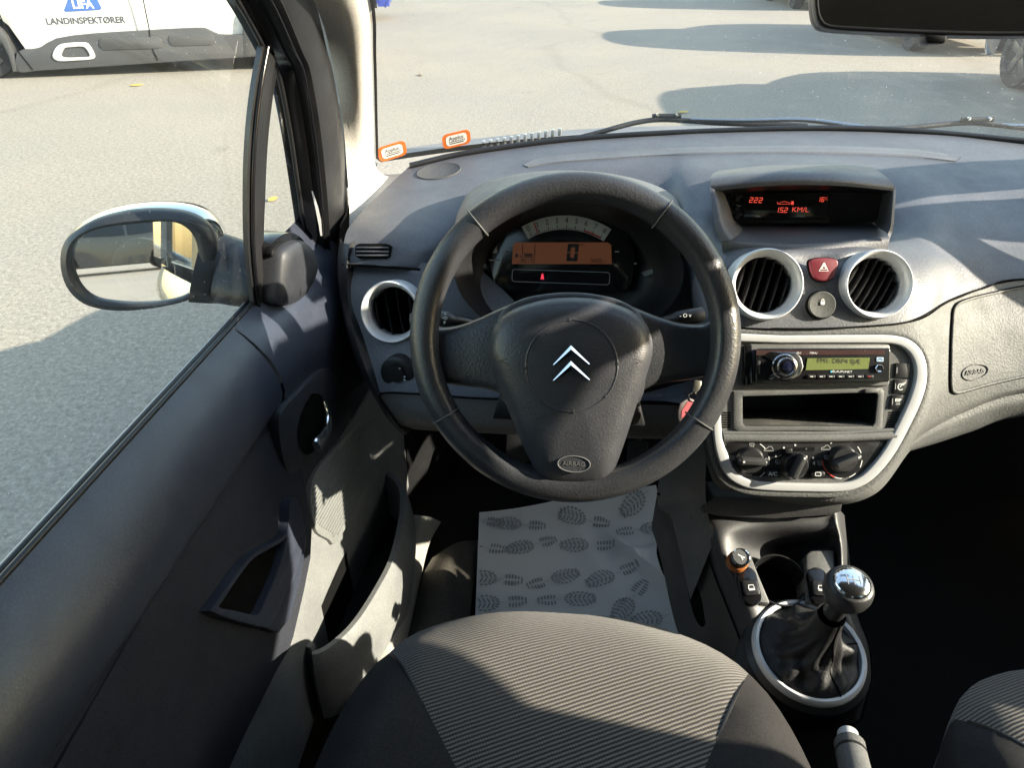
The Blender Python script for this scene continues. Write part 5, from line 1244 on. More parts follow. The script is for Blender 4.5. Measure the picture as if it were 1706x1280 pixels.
# pedals in the dark of the footwell
for px, py, w3 in ((862, 745, 0.05), (965, 735, 0.055), (1062, 760, 0.045)):
    fpd = Frame(P(px, py, Y=1.22), (1, 0, 0), (0, 0.5, 0.86)); pdl = prism('pedal', fpd, rrect(0, 0, w3, 0.065, 0.008), -0.01, 0.0, M['rubber'], col, 0.002)
    tube('pedal_arm', [fpd.p(0, 0.02, -0.01), fpd.p(0, 0.12, -0.05), fpd.p(0, 0.26, -0.04)], 0.008, M['black'], pdl, 8)
key = thing('key_with_fob', 'car key in the ignition with a clear pink plastic key tag hanging from it', 'key', P(1158, 640, s=0.90))
KF = Frame(P(1155, 665, s=0.885), (1, 0, 0), Uv)
lathe('ignition_barrel', Frame(P(1158, 640, s=0.91), V((0.2, 1, 0.3)), (0, 0.3, 1)), 0, 0, [(0.011, -0.03), (0.011, 0.0), (0.008, 0.003), (0, 0.003)], M['black'], key, 24) if False else None
prism('key_blade', KF, KF.poly([(1157, 633), (1169, 635), (1168, 646), (1160, 655), (1154, 652)]), -0.003, 0.001, plain('key_metal', (0.60, 0.58, 0.48), 0.3, 0.9), key, 0.001)
tube('key_ring', [KF.p(*(KF.px(1155, 662)+V((0.0055*math.cos(t), 0.0060*math.sin(t)))), 0.001) for t in [2*math.pi*k/24 for k in range(24)]], 0.0008, M['chrome'], key, 6, closed=True)
mt_ = plain('key_tag_plastic', (0.75, 0.62, 0.60), 0.15); mt_.node_tree.nodes['Principled BSDF'].inputs['Transmission Weight'].default_value = 0.5
tg = prism('key_tag', KF, KF.poly([(1147, 663), (1160, 668), (1152, 695), (1141, 705), (1131, 703), (1130, 686), (1133, 672)]), -0.003, 0.001, mt_, key, 0.001)
sheet('tag_insert', KF, KF.poly([(1146, 669), (1155, 671), (1149, 692), (1141, 698), (1135, 696), (1136, 684)]), plain('tag_red', (0.62, 0.14, 0.16), 0.5), tg, 0.0014)
# ------------------------------------------------------------------ seats
def smooth(a): a = max(0, min(1, a)); return a*a*(3-2*a)
def make_seat(label, x0, y0, z0):
    st = thing('car_seat', label, 'car seat', W(x0, y0+0.1, z0-0.34), 'front seats')
    NA, exps = 120, 3.0
    ringf = [0.0001, 0.06, 0.12, 0.18, 0.24, 0.30, 0.36, 0.42, 0.48, 0.54, 0.60, 0.66, 0.72, 0.78, 0.83, 0.87, 0.905, 0.935, 0.96, 0.98, 0.993, 1.0, 1.004, 1.0, 0.985, 0.97]
    drop = {22: -0.012, 23: -0.04, 24: -0.09, 25: -0.16}
    sL = (V((-0.212, 0.530)), V((-0.124, 0.406))); sR = (V((0.222, 0.562)), V((0.150, 0.43)))
    def sd(q, s):                                  # signed distance to a seam line
        d = (s[1]-s[0]).normalized(); n = V((-d.y, d.x)); return (q-s[0]).dot(n)
    def surf(f, t):
        c, s = math.cos(t), math.sin(t)
        hx = 0.262; hy = 0.415 if s > 0 else 0.36
        rr = (abs(c/hx)**exps+abs(s/hy)**exps)**(-1/exps)
        q = V((c*rr*f, s*rr*f+0.205))
        z = 0.0
        ff = max(0.0, (f-0.70)/0.30)
        z -= 0.050*ff**2.4*(1 if s > 0 else 1)
        z += 0.016*smooth((abs(q.x)-0.13)/0.10)-0.012*smooth((0.45-q.y)/0.4)
        z += 0.010*math.exp(-((q.y-0.48)/0.12)**2)
        dd = min(abs(sd(q, sL)), abs(sd(q, sR)))
        z -= 0.0045*math.exp(-(dd/0.004)**2)
        return q, z
    rows = []
    for i, f in enumerate(ringf):
        r = []
        for k in range(NA):
            t = 2*math.pi*k/NA; q, z = surf(min(1.0, f) if i < 22 else 1.0, t)
            if i >= 22:
                q = V((q.x*f*1.0, (q.y-0.205)*f+0.205)); z += drop[i]
            r.append(W(x0+q.x, y0+q.y, z0+z))
        rows.append(r)
    # cut into centre panel and two bolsters
    base = gridmesh('seat_tmp', rows, None, st, closeu=True, ang=80)
    og = ORG[st.name]
    def cut(name, mat, planes):
        bm = bmesh.new(); bm.from_mesh(base.data)
        for pt, n in planes:
            bmesh.ops.bisect_plane(bm, geom=bm.verts[:]+bm.edges[:]+bm.faces[:], plane_co=pt, plane_no=n, clear_outer=True, dist=1e-6)
        me = bpy.data.meshes.new(name); bm.to_mesh(me); bm.free(); me.shade_smooth(); me.materials.clear()
        return link(name, me, mat, st)
    def pl(s, sign):
        d = (s[1]-s[0]).normalized(); n = V((-d.y, d.x, 0)); n = n if n.x > 0 else -n
        return (W(x0+s[0].x, y0+s[0].y, z0)-og, n*sign)
    cut('seat_cushion', M['rib'], [pl(sL, -1), pl(sR, 1)])
    cut('side_bolster', M['cloth'], [pl(sL, 1)]); cut('side_bolster', M['cloth'], [pl(sR, -1)])
    bpy.data.objects.remove(base)
    for s in (sL, sR):
        pts = []
        d = (s[1]-s[0])
        for k in range(-2, 34):
            q = s[0]+d*(k/12.0)
            if q.y < 0.0: break
            # radial position on the cushion
            c = V((q.x, q.y-0.205)); t = math.atan2(c.y, c.x); _, _ = surf(0.5, t)
            hx, hy = 0.262, (0.415 if c.y > 0 else 0.36)
            rr = (abs(math.cos(t)/hx)**exps+abs(math.sin(t)/hy)**exps)**(-1/exps); f = c.length/rr
            if f > 1.0: continue
            q2, z = surf(f, t); pts.append(W(x0+q.x, y0+q.y, z0+z+0.0008))
        if len(pts) > 3: tube('seam_piping', pts, 0.0018, M['black'], st, 6)
    # backrest and head restraint behind the camera
    rows = []
    for k in range(9):
        t = k/8; z = z0-0.05+0.60*t; y = y0-0.06-0.22*t; hw = 0.25-0.06*max(0, t-0.6)*2.0
        rows.append([W(x0+hw*u_, y+0.05*abs(u_)**2, z) for u_ in (-1, -0.7, 0, 0.7, 1)]+[W(x0+hw*u_, y-0.10, z) for u_ in (1, 0, -1)])
    gridmesh('backrest', rows, M['cloth'], st, closeu=True)
    return st
seat1 = make_seat("driver's seat in brown-grey ribbed cloth, sunlit, at the bottom centre of the picture", 0.02, 0.0, -0.685)
seat2 = make_seat('dark ribbed cloth passenger seat, in shade, at the lower right corner', 0.66, -0.02, -0.70)

# ------------------------------------------------------------------ paper floor mat with printed shoe soles
pm0 = [(797, 843), (1000, 828), (1086, 818)]; Zf = -1.045
def pz(x, y):
    z = 0.004*math.sin(x*23+1)*math.sin(y*17)+0.010*math.exp(-((x-0.20-0.25*(y-1.0))/0.018)**2)*smooth((y-0.93)/0.1)+0.006*math.exp(-((x-0.235)/0.03)**2-((y-1.0)/0.07)**2)
    z += 0.016*math.exp(-((x-0.17+0.8*(y-1.0))/0.012)**2)*smooth((x-0.08)/0.06)+0.012*math.exp(-((y-1.01-0.35*(x-0.1))/0.010)**2)*smooth((x-0.10)/0.06)+0.008*abs(math.sin(9*x+6*y))*smooth((x-0.05)/0.15)
    z += 0.07*smooth((y-1.10)/0.12)**1.3+0.004*math.exp(-((x-0.10+0.4*(y-0.95))/0.02)**2)
    return z
c00, c10, c11, c01 = P(790, 1075, Z=Zf), P(1128, 1075, Z=Zf), P(1088, 815, Z=Zf+.05), P(798, 842, Z=Zf+.03)
rows = []
NX, NY = 60, 50
for j in range(NY+1):
    r = []
    for i in range(NX+1):
        u_, v_ = i/NX, -0.35+1.35*j/NY
        p = (c00*(1-u_)+c10*u_)*(1-v_)+(c01*(1-u_)+c11*u_)*v_
        x = p.x+(0.010*math.sin(v_*7+1) if i == NX else 0)*0
        x += 0.012*math.sin(v_*9)*u_**6
        r.append(V((x, p.y, H+Zf+pz(x, p.y)+0.004)))
    rows.append(r)
mat_ = thing('paper_floor_mat', 'white paper floor mat printed with grey shoe soles in the footwell', 'floor mat', V((0.05, 1.0, H+Zf)))
gridmesh('paper_sheet', rows, M['paper'], mat_, thick=0.0006, tdir=(0, 0, -1), ang=80)
ink = plain('sole_ink', (0.40, 0.40, 0.41), 0.8)
XL0, XL1 = c00.x, c10.x
def sole(cx, cy, ang, L=0.108):
    """one shoe-sole print: tread blocks of ball and heel"""
    vs, fs = [], []
    ca, sa = math.cos(ang), math.sin(ang)
    def quad(pts):
        W_ = []
        for a, b in pts:
            x = cx+a*ca-b*sa; y = cy+a*sa+b*ca; W_.append((x, y))
        f_ = []
        for x, y in W_:
            # edge of the sheet
            v_ = max(0, min(1, (y-c00.y)/((c01.y+c11.y)/2-c00.y))); xl = c00.x+(c01.x-c00.x)*v_; xr = c10.x+(c11.x-c10.x)*v_+0.0
            if x < xl+0.001 or x > xr-0.003: return
            if y > c01.y+(c11.y-c01.y)*(x-c01.x)/(c11.x-c01.x)-0.004: return
            f_.append(V((x, y, H+Zf+pz(x, y)+0.0062)))
        n = len(vs); vs.extend(f_); fs.append(list(range(n, n+len(f_))))
    B = L*0.30
    # ball: a ring of blocks plus two columns of chevrons
    for k in range(20):
        t = 2*math.pi*k/20; t2 = t+2*math.pi/20*0.62
        e = lambda q, s_: (L*0.24+L*0.28*s_*math.cos(q), B*0.5*s_*1.12*math.sin(q)*(1.0-0.12*math.cos(q)))
        quad([e(t, 0.80), e(t2, 0.80), e(t2, 1.0), e(t, 1.0)])
    for k in range(6):
        x = L*(0.04+0.078*k)
        for s_ in (-1, 1):
            quad([(x, 0.001*s_), (x+L*0.035, 0.001*s_), (x+L*0.075, s_*B*0.34), (x+L*0.045, s_*B*0.34)])
    for k in range(3): quad([(-L*0.09-k*L*0.03, -.0008), (-L*0.075-k*L*0.03, -.0008), (-L*0.075-k*L*0.03, .0008), (-L*0.09-k*L*0.03, .0008)])
    # heel
    for k in range(5):
        x = -L*0.22-L*0.055*k; hw = B*0.40*math.sqrt(max(0.1, 1-(abs(k-1.5)/3.6)**2))
        quad([(x, -hw), (x+L*0.030, -hw), (x+L*0.030, -hw*0.25), (x, -hw*0.25)]); quad([(x, hw*0.25), (x+L*0.030, hw*0.25), (x+L*0.030, hw), (x, hw)])
    quad([(-L*0.50, -B*0.18), (-L*0.475, -B*0.28), (-L*0.475, B*0.28), (-L*0.50, B*0.18)])
    if vs: mk('shoe_sole_print', vs, fs, ink, mat_, smooth=False, recalc=False)
for px, py, a in ((866, 872, 180), (886, 906, 205), (973, 867, 172), (978, 907, 180), (824, 963, 180), (922, 962, 26), (1020, 958, 205), (829, 1001, 188), (944, 997, 8), (1050, 1000, 235), (800, 911, 175), (1068, 848, 215), (1070, 885, 10), (1100, 1028, 195), (796, 866, 180)):
    q = P(px, py, Z=Zf+0.01); sole(q.x, q.y, rad(a))

# ------------------------------------------------------------------ centre console
con = thing('centre_console', 'dark centre console with cup holder, window switches and silver gear surround', 'console', W(XC, 0.7, -1.05))
tp_ = [  # left edge to right edge, front (dash) to rear
 [(1150, 862, 1.035), (1185, 858, 1.005), (1280, 864, 1.0), (1370, 862, 1.0), (1395, 850, 1.005), (1408, 860, 1.05)],
 [(1165, 890, 1.03), (1196, 884, 0.99), (1285, 886, 1.005), (1372, 884, 1.0), (1398, 876, 0.995), (1410, 886, 1.05)],
 [(1178, 925, 1.02), (1208, 916, 0.98), (1290, 915, 1.045), (1372, 912, 1.035), (1401, 910, 0.985), (1414, 915, 1.04)],
 [(1192, 965, 1.01), (1220, 950, 0.975), (1292, 940, 1.035), (1372, 938, 1.02), (1403, 945, 0.975), (1417, 950, 1.03)],
 [(1206, 1000, 1.0), (1236, 985, 0.965), (1296, 985, 1.0), (1368, 980, 0.99), (1405, 985, 0.965), (1420, 990, 1.02)],
 [(1222, 1040, 0.985), (1250, 1022, 0.955), (1300, 1012, 0.972), (1360, 1010, 0.968), (1415, 1020, 0.955), (1430, 1030, 1.01)],
 [(1240, 1085, 0.97), (1262, 1078, 0.945), (1310, 1075, 0.955), (1370, 1075, 0.95), (1432, 1070, 0.945), (1448, 1080, 1.0)],
 [(1270, 1140, 0.955), (1290, 1140, 0.93), (1330, 1145, 0.935), (1380, 1145, 0.93), (1432, 1130, 0.93), (1450, 1135, 0.99)],
 [(1310, 1185, 0.97), (1325, 1188, 0.95), (1350, 1190, 0.945), (1385, 1190, 0.945), (1425, 1175, 0.95), (1440, 1170, 0.995)],
 [(1320, 1210, 1.02), (1335, 1214, 1.01), (1350, 1215, 1.0), (1385, 1215, 1.0), (1420, 1205, 1.0), (1432, 1200, 1.03)],
]
ctop = net('console_top', S(tp_), plastic('console_plastic', (0.038, 0.038, 0.040), 0.48, 700, 0.3), con, 12, 10, ang=60)
sidel = [[(1095, 822, 1.10), (1140, 850, 1.07), (1165, 885, 1.04), (1180, 925, 1.022), (1193, 965, 1.012), (1207, 1000, 1.002), (1223, 1040, .987), (1241, 1085, .972), (1271, 1140, .957)],
         [(1090, 850, 1.12), (1115, 880, 1.10), (1130, 920, 1.09), (1145, 965, 1.08), (1160, 1010, 1.07), (1175, 1050, 1.05), (1190, 1080, 1.04), (1215, 1120, 1.02), (1250, 1170, 1.0)],
         [(1085, 880, 1.20), (1095, 910, 1.19), (1105, 950, 1.18), (1115, 1000, 1.17), (1125, 1040, 1.16), (1135, 1070, 1.15), (1150, 1110, 1.13), (1175, 1150, 1.11), (1200, 1200, 1.1)]]
cs = net('console_side', S(sidel), plastic('console_side_plastic', (0.055, 0.053, 0.050), 0.55, 700, 0.3), con, 4, 5, ang=60)
tube('console_edge', spl([P(*p[:2], s=p[2]-.004) for p in sidel[0]], 4), 0.0018, M['void'], cs, 6)
ovp = spl([P(px, py, s=s) for px, py, s in ((1148, 955, 1.068), (1160, 962, 1.06), (1172, 985, 1.05), (1178, 1020, 1.045), (1172, 1045, 1.05), (1160, 1035, 1.06), (1150, 1005, 1.07), (1145, 975, 1.072))], 4, True)
mk('side_outlet', ovp, [list(range(len(ovp)))], M['void'], cs)
net('console_far_side', S([[(1408, 855, 1.045), (1412, 890, 1.045), (1416, 940, 1.03), (1421, 990, 1.02), (1432, 1030, 1.005), (1450, 1080, 0.995), (1452, 1135, .99), (1436, 1200, 1.03)],
                           [(1408, 870, 1.25), (1412, 900, 1.25), (1416, 950, 1.25), (1421, 1000, 1.25), (1432, 1050, 1.22), (1445, 1100, 1.2), (1440, 1150, 1.2), (1425, 1210, 1.2)]]), M['black'], con, 4, 3)
# cup holder
CH = Frame(P(1298, 968, s=0.985), (1, 0, 0), (0, 0.94, 0.34))
ch = lathe_open('cup_holder', CH, 0, 0, [(0.034, -0.05), (0.0345, 0.0), (0.0355, 0.004), (0.0375, 0.004), (0.0385, -0.004), (0.0385, -0.05)], M['black'], con, 44)
lathe('holder_floor', CH, 0, 0, [(0.0345, -0.035), (0.0345, -0.0335), (0, -0.0335)], M['void'], ch, 36)
gridmesh('holder_wall', [[CH.p(q*math.cos(t), q*math.sin(t), c) for t in [2*math.pi*k/40 for k in range(40)]] for q, c in ((0.0343, 0.002), (0.0335, -0.034))], M['black'], ch, closeu=True)

punch(ctop, incircle(CH, 0.037))
# switch blocks
def rocker(px, py, s, tilt):
    f = Frame(P(px, py, s=s), (1, 0.0, 0.0), (0, 0.90, 0.44)); f = Frame(f.o, f.u*math.cos(tilt)+f.v*math.sin(tilt), -f.u*math.sin(tilt)+f.v*math.cos(tilt))
    rk = prism('window_switch', f, rrect(0, 0, 0.026, 0.052, 0.0128, 6), -0.01, 0.003, M['gloss'], con, 0.0015)
    prism('switch_rocker', f, rrect(0, -0.004, 0.0205, 0.020, 0.003), 0.002, 0.008, M['black'], rk, 0.0015)
    strokes('window_symbol', f, [[V((-.004, -.006)), V((.004, -.006)), V((.003, -.001)), V((-.003, -.001)), V((-.004, -.006))], [V((-.004, -.0075)), V((.004, -.0075))]], 0.0012, M['white'], rk, 0.0084)
rocker(1248, 977, 0.955, rad(8)); rocker(1364, 978, 0.962, rad(0))
blk = Frame(P(1362, 968, s=0.985), (1, 0, 0), (0, 0.90, 0.44))
prism('switch_housing', blk, blk.poly([(1338, 930), (1346, 923), (1385, 921), (1388, 1012), (1338, 1010)]), -0.04, 0.013, M['stack'], con, 0.003)
blk2 = Frame(P(1238, 965, s=0.975), (1, 0, 0), (0, 0.90, 0.44))
prism('switch_housing', blk2, blk2.poly([(1208, 925), (1246, 918), (1262, 960), (1282, 1008), (1240, 1004), (1222, 965)]), -0.03, 0.006, M['stack'], con, 0.003)
# cigarette lighter
LG = Frame(P(1230, 934, s=0.955), (1, 0, 0), (0, 0.88, 0.47))
lg = thing('cigarette_lighter', 'round black cigarette lighter with chrome rim and orange base ring on the console', 'cigarette lighter', LG.o)
lathe('lighter_base', LG, 0, 0, [(0.0140, -0.012), (0.0140, -0.002), (0.0125, 0.0), (0.0115, 0.0)], M['orange'], lg, 30)
lathe('lighter_knob', LG, 0, 0, [(0.0115, -0.002), (0.0118, 0.010), (0.0122, 0.013), (0.0118, 0.015)], M['black'], lg, 30)
lathe_open('lighter_rim', LG, 0, 0, [(0.0122, 0.0135), (0.0120, 0.0160), (0.0105, 0.0165), (0.0100, 0.0150)], M['chrome'], lg, 30)
lathe('lighter_top', LG, 0, 0, [(0.0102, 0.010), (0.0102, 0.0152), (0, 0.0156)], plain('lighter_face', (0.10, 0.10, 0.10), 0.4), lg, 30)
strokes('lighter_symbol', LG, [[V((-.004, .003)), V((.000, .001)), V((.002, -.004))], [V((.000, .001)), V((.005, -.001))]], 0.0016, M['white'], lg, 0.0160)
# gear lever: silver ring, leather boot, knob
RC = P(1347, 1085, s=0.922)
GRF = Frame(RC, (1, 0, 0), (0, 0.97, 0.22))
gl = thing('gear_lever', 'gear lever with chrome-topped round knob and black leather boot in a silver ring', 'gear lever', RC)
RB = 0.0715
punch(ctop, incircle(GRF, 0.070))
lathe_open('boot_ring', GRF, 0, 0, [(RB, -0.03), (RB, -0.002), (RB*0.985, 0.004), (RB*0.94, 0.007), (RB*0.89, 0.006), (RB*0.865, 0.0), (RB*0.865, -0.03)], M['silver'], gl, 64)
lathe('boot_skirt', GRF, 0, 0, [(RB*1.13, -0.06), (RB*1.13, -0.022), (RB*1.10, -0.008), (RB*1.0, -0.002)], M['black'], gl, 64)
KC = P(1411, 985, s=0.812)                     # knob centre
axis = (KC-RC).normalized()
rows = []
rb = random.Random(3)
for k in range(17):
    t = k/16; c = RC.lerp(KC, t*0.63)+V((0, 0, -0.016))*math.sin(math.pi*t)
    r = RB*0.87*(1-t)**2.0*0.80+0.0165+0.004*math.sin(math.pi*min(1, t*1.2))*(1-t)
    r = min(r, RB*0.868) if t > 0 else RB*0.868
    row = []
    for j in range(64):
        a = 2*math.pi*j/64
        wr = 0.0045*math.sin(5*a+7*t+math.sin(3*a)*1.2)*math.sin(math.pi*min(1, t*1.6+0.05))+0.0030*math.sin(9*a-11*t)*math.sin(math.pi*min(1, 1.2*t))
        nrm = GRF.n.lerp(axis, min(1, t*1.5)).normalized(); u_ = (GRF.u-nrm*GRF.u.dot(nrm)).normalized(); v_ = nrm.cross(u_)
        row.append(c+u_*((r+wr)*math.cos(a))+v_*((r+wr)*math.sin(a))+nrm*(wr*0.9))
    rows.append(row)
gridmesh('leather_boot', rows, plastic('boot_leather', (0.014, 0.014, 0.015), 0.58, 380, 0.5, dist=0.0008), gl, closeu=True, ang=80)
for sgn in (0.9, 1.15):
    tube('boot_stitch', [rows[k][int(sgn*58) % 64]+axis*0.0006 for k in range(17)], 0.0009, M['void'], gl, 6)
ku = (V((1, 0, 0))-axis*axis.x).normalized()
KFm = Frame(KC, ku, axis.cross(ku))
kn_ = lathe('gear_knob', KFm, 0, 0, [(0.0115, -0.052), (0.0125, -0.045), (0.0130, -0.030), (0.0150, -0.024), (0.0215, -0.015), (0.0262, -0.004), (0.0272, 0.004), (0.0262, 0.011), (0.0240, 0.016), (0.0225, 0.0175)], plastic('knob_plastic', (0.030, 0.030, 0.031), 0.42, 700, 0.3), gl, 44, ang=60)
lathe('knob_cap', KFm, 0, 0, [(0.0208, 0.0165), (0.0202, 0.0192), (0.0180, 0.0212), (0.0140, 0.0228), (0.0080, 0.0240), (0.0, 0.0244)], plain('knob_chrome', (0.80, 0.81, 0.82), 0.13, 1.0), kn_, 40, ang=80)
gm = []
for x in (-.007, 0, .007): gm.append([V((x, -.006)), V((x, .006))])
gm.append([V((-.007, 0)), V((.007, 0))])
strokes('gear_pattern', KFm, gm, 0.0008, M['greyprint'], kn_, 0.0248)
# handbrake
hbk = thing('handbrake_lever', 'black handbrake lever with a silver push button, at the lower right', 'handbrake', W(XC, 0.3, -0.85))
h0, h1 = P(1414, 1232, s=0.80), P(1432, 1330, s=0.72)
ha = (h0-h1).normalized(); hp_ = [h1-ha*0.12+V((0, 0, -0.03)), h1, h0-ha*0.03, h0-ha*0.012, h0-ha*0.008]
tube('brake_grip', spl(hp_, 5), [0.0165]*18+[0.0155, 0.0150, 0.0148], M['stack'], hbk, 22)
tube('release_button', [h0-ha*0.010, h0+ha*0.007, h0+ha*0.0085, h0+ha*0.009], [0.0115, 0.0115, 0.0108, 0.0095], M['silver'], hbk, 24)
tube('grip_collar', [h0-ha*0.026, h0-ha*0.022], 0.0168, M['black'], hbk, 24)

# ------------------------------------------------------------------ interior mirror
rm = thing('rear_view_mirror', 'black-framed interior mirror at the top right of the windscreen', 'mirror', P(1560, 20, s=0.735))
r0 = P(1560, 0, s=0.735); toc = (CAM-r0).normalized(); rd = V((0.15, -1, 0.30)).normalized(); gn = (toc+rd).normalized()
gu = V((0, 0, 1)).cross(gn).normalized(); RF = Frame(r0, gu, gn.cross(gu))
ro = RF.poly([(1357, -10), (1358, 20), (1364, 38), (1380, 48), (1450, 53), (1560, 58), (1660, 60), (1740, 58), (1772, 45), (1778, 10), (1772, -40), (1740, -58), (1560, -64), (1400, -60), (1366, -45)], 3)
ri_ = RF.poly([(1364, -10), (1365, 18), (1371, 33), (1385, 41), (1450, 45), (1560, 50), (1660, 52), (1735, 50), (1764, 40), (1770, 10), (1764, -36), (1735, -50), (1560, -56), (1400, -52), (1372, -40)], 3)
band('mirror_frame', RF, ro, ri_, -0.02, 0.003, M['black'], rm, 0.002, 2, n=90)
prism('mirror_back', RF, ro, -0.045, -0.012, M['black'], rm, 0.008, 3)
prism('mirror_glass', RF, ri_, -0.008, 0.0, plain('tinted_mirror', (0.75, 0.73, 0.70), 0.02, 1.0), rm)
tb = RF.poly([(1539, 57), (1576, 59), (1575, 68), (1570, 73), (1545, 73), (1540, 69)])
prism('dip_lever', RF, tb, -0.018, 0.004, M['black'], rm, 0.002)
tube('mirror_stem', [r0+V((0.02, 0.02, 0.0)), r0+V((0.03, 0.06, 0.05)), r0+V((0.03, 0.08, 0.09))], 0.010, M['black'], rm, 12)

# ------------------------------------------------------------------ inspection stickers on the glass
def wsnear(px, py):                            # point of the windscreen under a pixel (search its grid)
    r = ray(px, py).normalized(); best = None
    for i in range(len(WS)-1):
        for j in range(len(WS[0])-1):
            q = (WS[i][j]+WS[i+1][j+1])/2; d = (q-CAM); e = (d-r*d.dot(r)).length
            if best is None or e < best[0]: best = (e, i, j)
    _, i, j = best
    a, b, c = WS[i][j], WS[i][j+1], WS[i+1][j]; n = (b-a).cross(c-a).normalized(); n = n if n.dot(CAM-a) > 0 else -n
    t = (a-CAM).dot(n)/r.dot(n); return CAM+r*t, n, (b-a).normalized()
for px, py, sc_, tilt, lab in ((653, 251, 1.0, 0.10, 'orange-edged inspection sticker low in the corner of the windscreen by the pillar'), (760, 231, 0.96, 0.06, 'orange-edged inspection sticker on the windscreen nearer the wheel')):
    q, n, ux = wsnear(px, py)
    vv = n.cross(ux)
    f = Frame(q+n*0.0015, Rv+Uv*tilt, Uv+Fv*0.0)
    f = Frame(q+n*0.002, (Rv+Uv*tilt)-n*(Rv+Uv*tilt).dot(n), Uv-n*Uv.dot(n))
    k = sc_*1.0; stk = thing('inspection_sticker', lab, 'sticker', q, 'inspection stickers on the windscreen')
    wpx = (f.px(px+24, py)-f.px(px-24, py)).x/48
    hpx = (f.px(px, py-12)-f.px(px, py+12)).y/24
    prism('sticker_border', f, rrect(0, 0, 50*k*wpx, 26*k*hpx, 9*wpx, 5), -0.0004, 0.0, plain('sticker_orange', (0.66, 0.17, 0.04), 0.5), stk)
    sheet('sticker_field', f, rrect(0, 0, 37*k*wpx, 18*k*hpx, 6*wpx, 5), M['white'], stk, 0.0004)
    text('Applus', f, 0, 3.2*hpx, 9.5*hpx, plain('sticker_ink', (0.10, 0.10, 0.11), 0.6), stk, 0.0008, sx=wpx/hpx*0.95)
    text('SYN 8 8 8 8', f, 0, -2.6*hpx, 4.6*hpx, M['blackprint'], stk, 0.0008, sx=wpx/hpx*1.1, bold=0.0001) if False else strokes('sticker_print', f, [[V((-13*wpx+i*3.6*wpx, -2.0*hpx)), V((-13*wpx+i*3.6*wpx+2.2*wpx, -2.0*hpx))] for i in range(8)]+[[V((-12*wpx, -5*hpx)), V((12*wpx, -5*hpx))]], 1.5*hpx, M['blackprint'], stk, 0.0008)

# ------------------------------------------------------------------ wipers outside the glass
def wiper(name, label, arm, blade):
    wt = thing(name, label, 'wiper', P(*arm[0][:2], s=arm[0][2]), 'windscreen wipers')
    A = spl([P(px, py, s=s) for px, py, s in arm], 6); tube('wiper_arm', A, [0.006-0.003*i/len(A) for i in range(len(A))], M['greychrome'], wt, 8)
    B = spl([P(px, py, s=s) for px, py, s in blade], 6); tube('wiper_blade', B, 0.0055, M['rubber'], wt, 8)
    mid_ = B[len(B)//2]; tube('blade_clip', [mid_+V((-0.03, 0, 0.006)), mid_+V((0.03, 0, 0.008))], 0.0055, M['rubber'], wt, 10)
    for d in (-0.02, 0.02): lathe('clip_pin', Frame(mid_+V((d, -0.008, 0.010)), (1, 0, 0), (0, 0, 1)), 0, 0, [(0.003, -0.004), (0.003, 0.001), (0, 0.002)], M['chrome'], wt, 12)
wiper('windscreen_wiper', "wiper in front of the driver lying along the base of the windscreen", [(1440, 213, 1.45), (1340, 200, 1.47), (1240, 201, 1.48), (1150, 199, 1.49)], [(955, 232, 1.48), (1000, 220, 1.49), (1060, 204, 1.50), (1110, 199, 1.50), (1200, 205, 1.49), (1300, 208, 1.475), (1345, 210, 1.465)])
wiper('windscreen_wiper', 'wiper on the passenger side at the right end of the windscreen base', [(1900, 232, 1.36), (1800, 214, 1.39), (1700, 210, 1.42), (1640, 205, 1.43)], [(1455, 215, 1.44), (1510, 213, 1.44), (1600, 205, 1.44), (1650, 207, 1.43), (1720, 216, 1.42), (1800, 228, 1.40)])
# little moulded teeth on the cowl at the left
for k in range(12):
    px = 806+k*11.5; py = 241-k*1.9
    q = P(px, py, s=1.475); box('cowl_tooth', q-V((.0035, .006, .006)), q+V((.0035, .006, .008)), M['silverp'], body, 0.001)
# ------------------------------------------------------------------ cars parked outside
tyre = plastic('tyre_rubber', (0.016, 0.016, 0.017), 0.8, 300, 0.4); alloy = plain('alloy_rim', (0.10, 0.10, 0.105), 0.35, 0.7)
darkglass = plain('dark_window', (0.012, 0.014, 0.016), 0.05); clad = plastic('grey_cladding', (0.050, 0.051, 0.054), 0.6, 200, 0.2, 0.05)
gapm = M['void']
def wheel_(parent, f, r, wd):
    """wheel whose axle points along f.n"""
    w_ = lathe('wheel', f, 0, 0, [(r*0.70, -wd), (r*0.96, -wd), (r, -wd*0.8), (r, -wd*0.2), (r*0.96, -0.004), (r*0.72, 0.0), (r*0.68, -0.03)], tyre, parent, 40, ang=45)
    lathe('hub', f, 0, 0, [(r*0.2, -0.04), (r*0.18, -0.012), (0, -0.008)], alloy, w_, 20)
    lathe('brake_disc', f, 0, 0, [(r*0.66, -0.07), (r*0.66, -0.06), (0, -0.06)], M['greychrome'], w_, 28)
    for k in range(5):
        a = 2*math.pi*k/5+0.3; f2 = Frame(f.p(0, 0, -0.02), f.u*math.cos(a)+f.v*math.sin(a), -f.u*math.sin(a)+f.v*math.cos(a))
        prism('spoke', f2, [V((r*0.12, -r*0.11)), V((r*0.68, -r*0.16)), V((r*0.68, r*0.16)), V((r*0.12, r*0.11))], -0.03, 0.0, alloy, w_, 0.008)
    return w_
PROF = [(0.10, 0.24), (0.0, 0.42), (0.02, 0.60), (0.10, 0.74), (0.35, 0.86), (0.80, 0.98), (1.10, 1.06), (1.55, 1.40), (1.85, 1.52), (2.5, 1.56), (3.2, 1.53), (3.75, 1.40), (4.02, 1.10), (4.08, 0.85), (4.12, 0.6), (4.10, 0.36), (4.02, 0.24)]
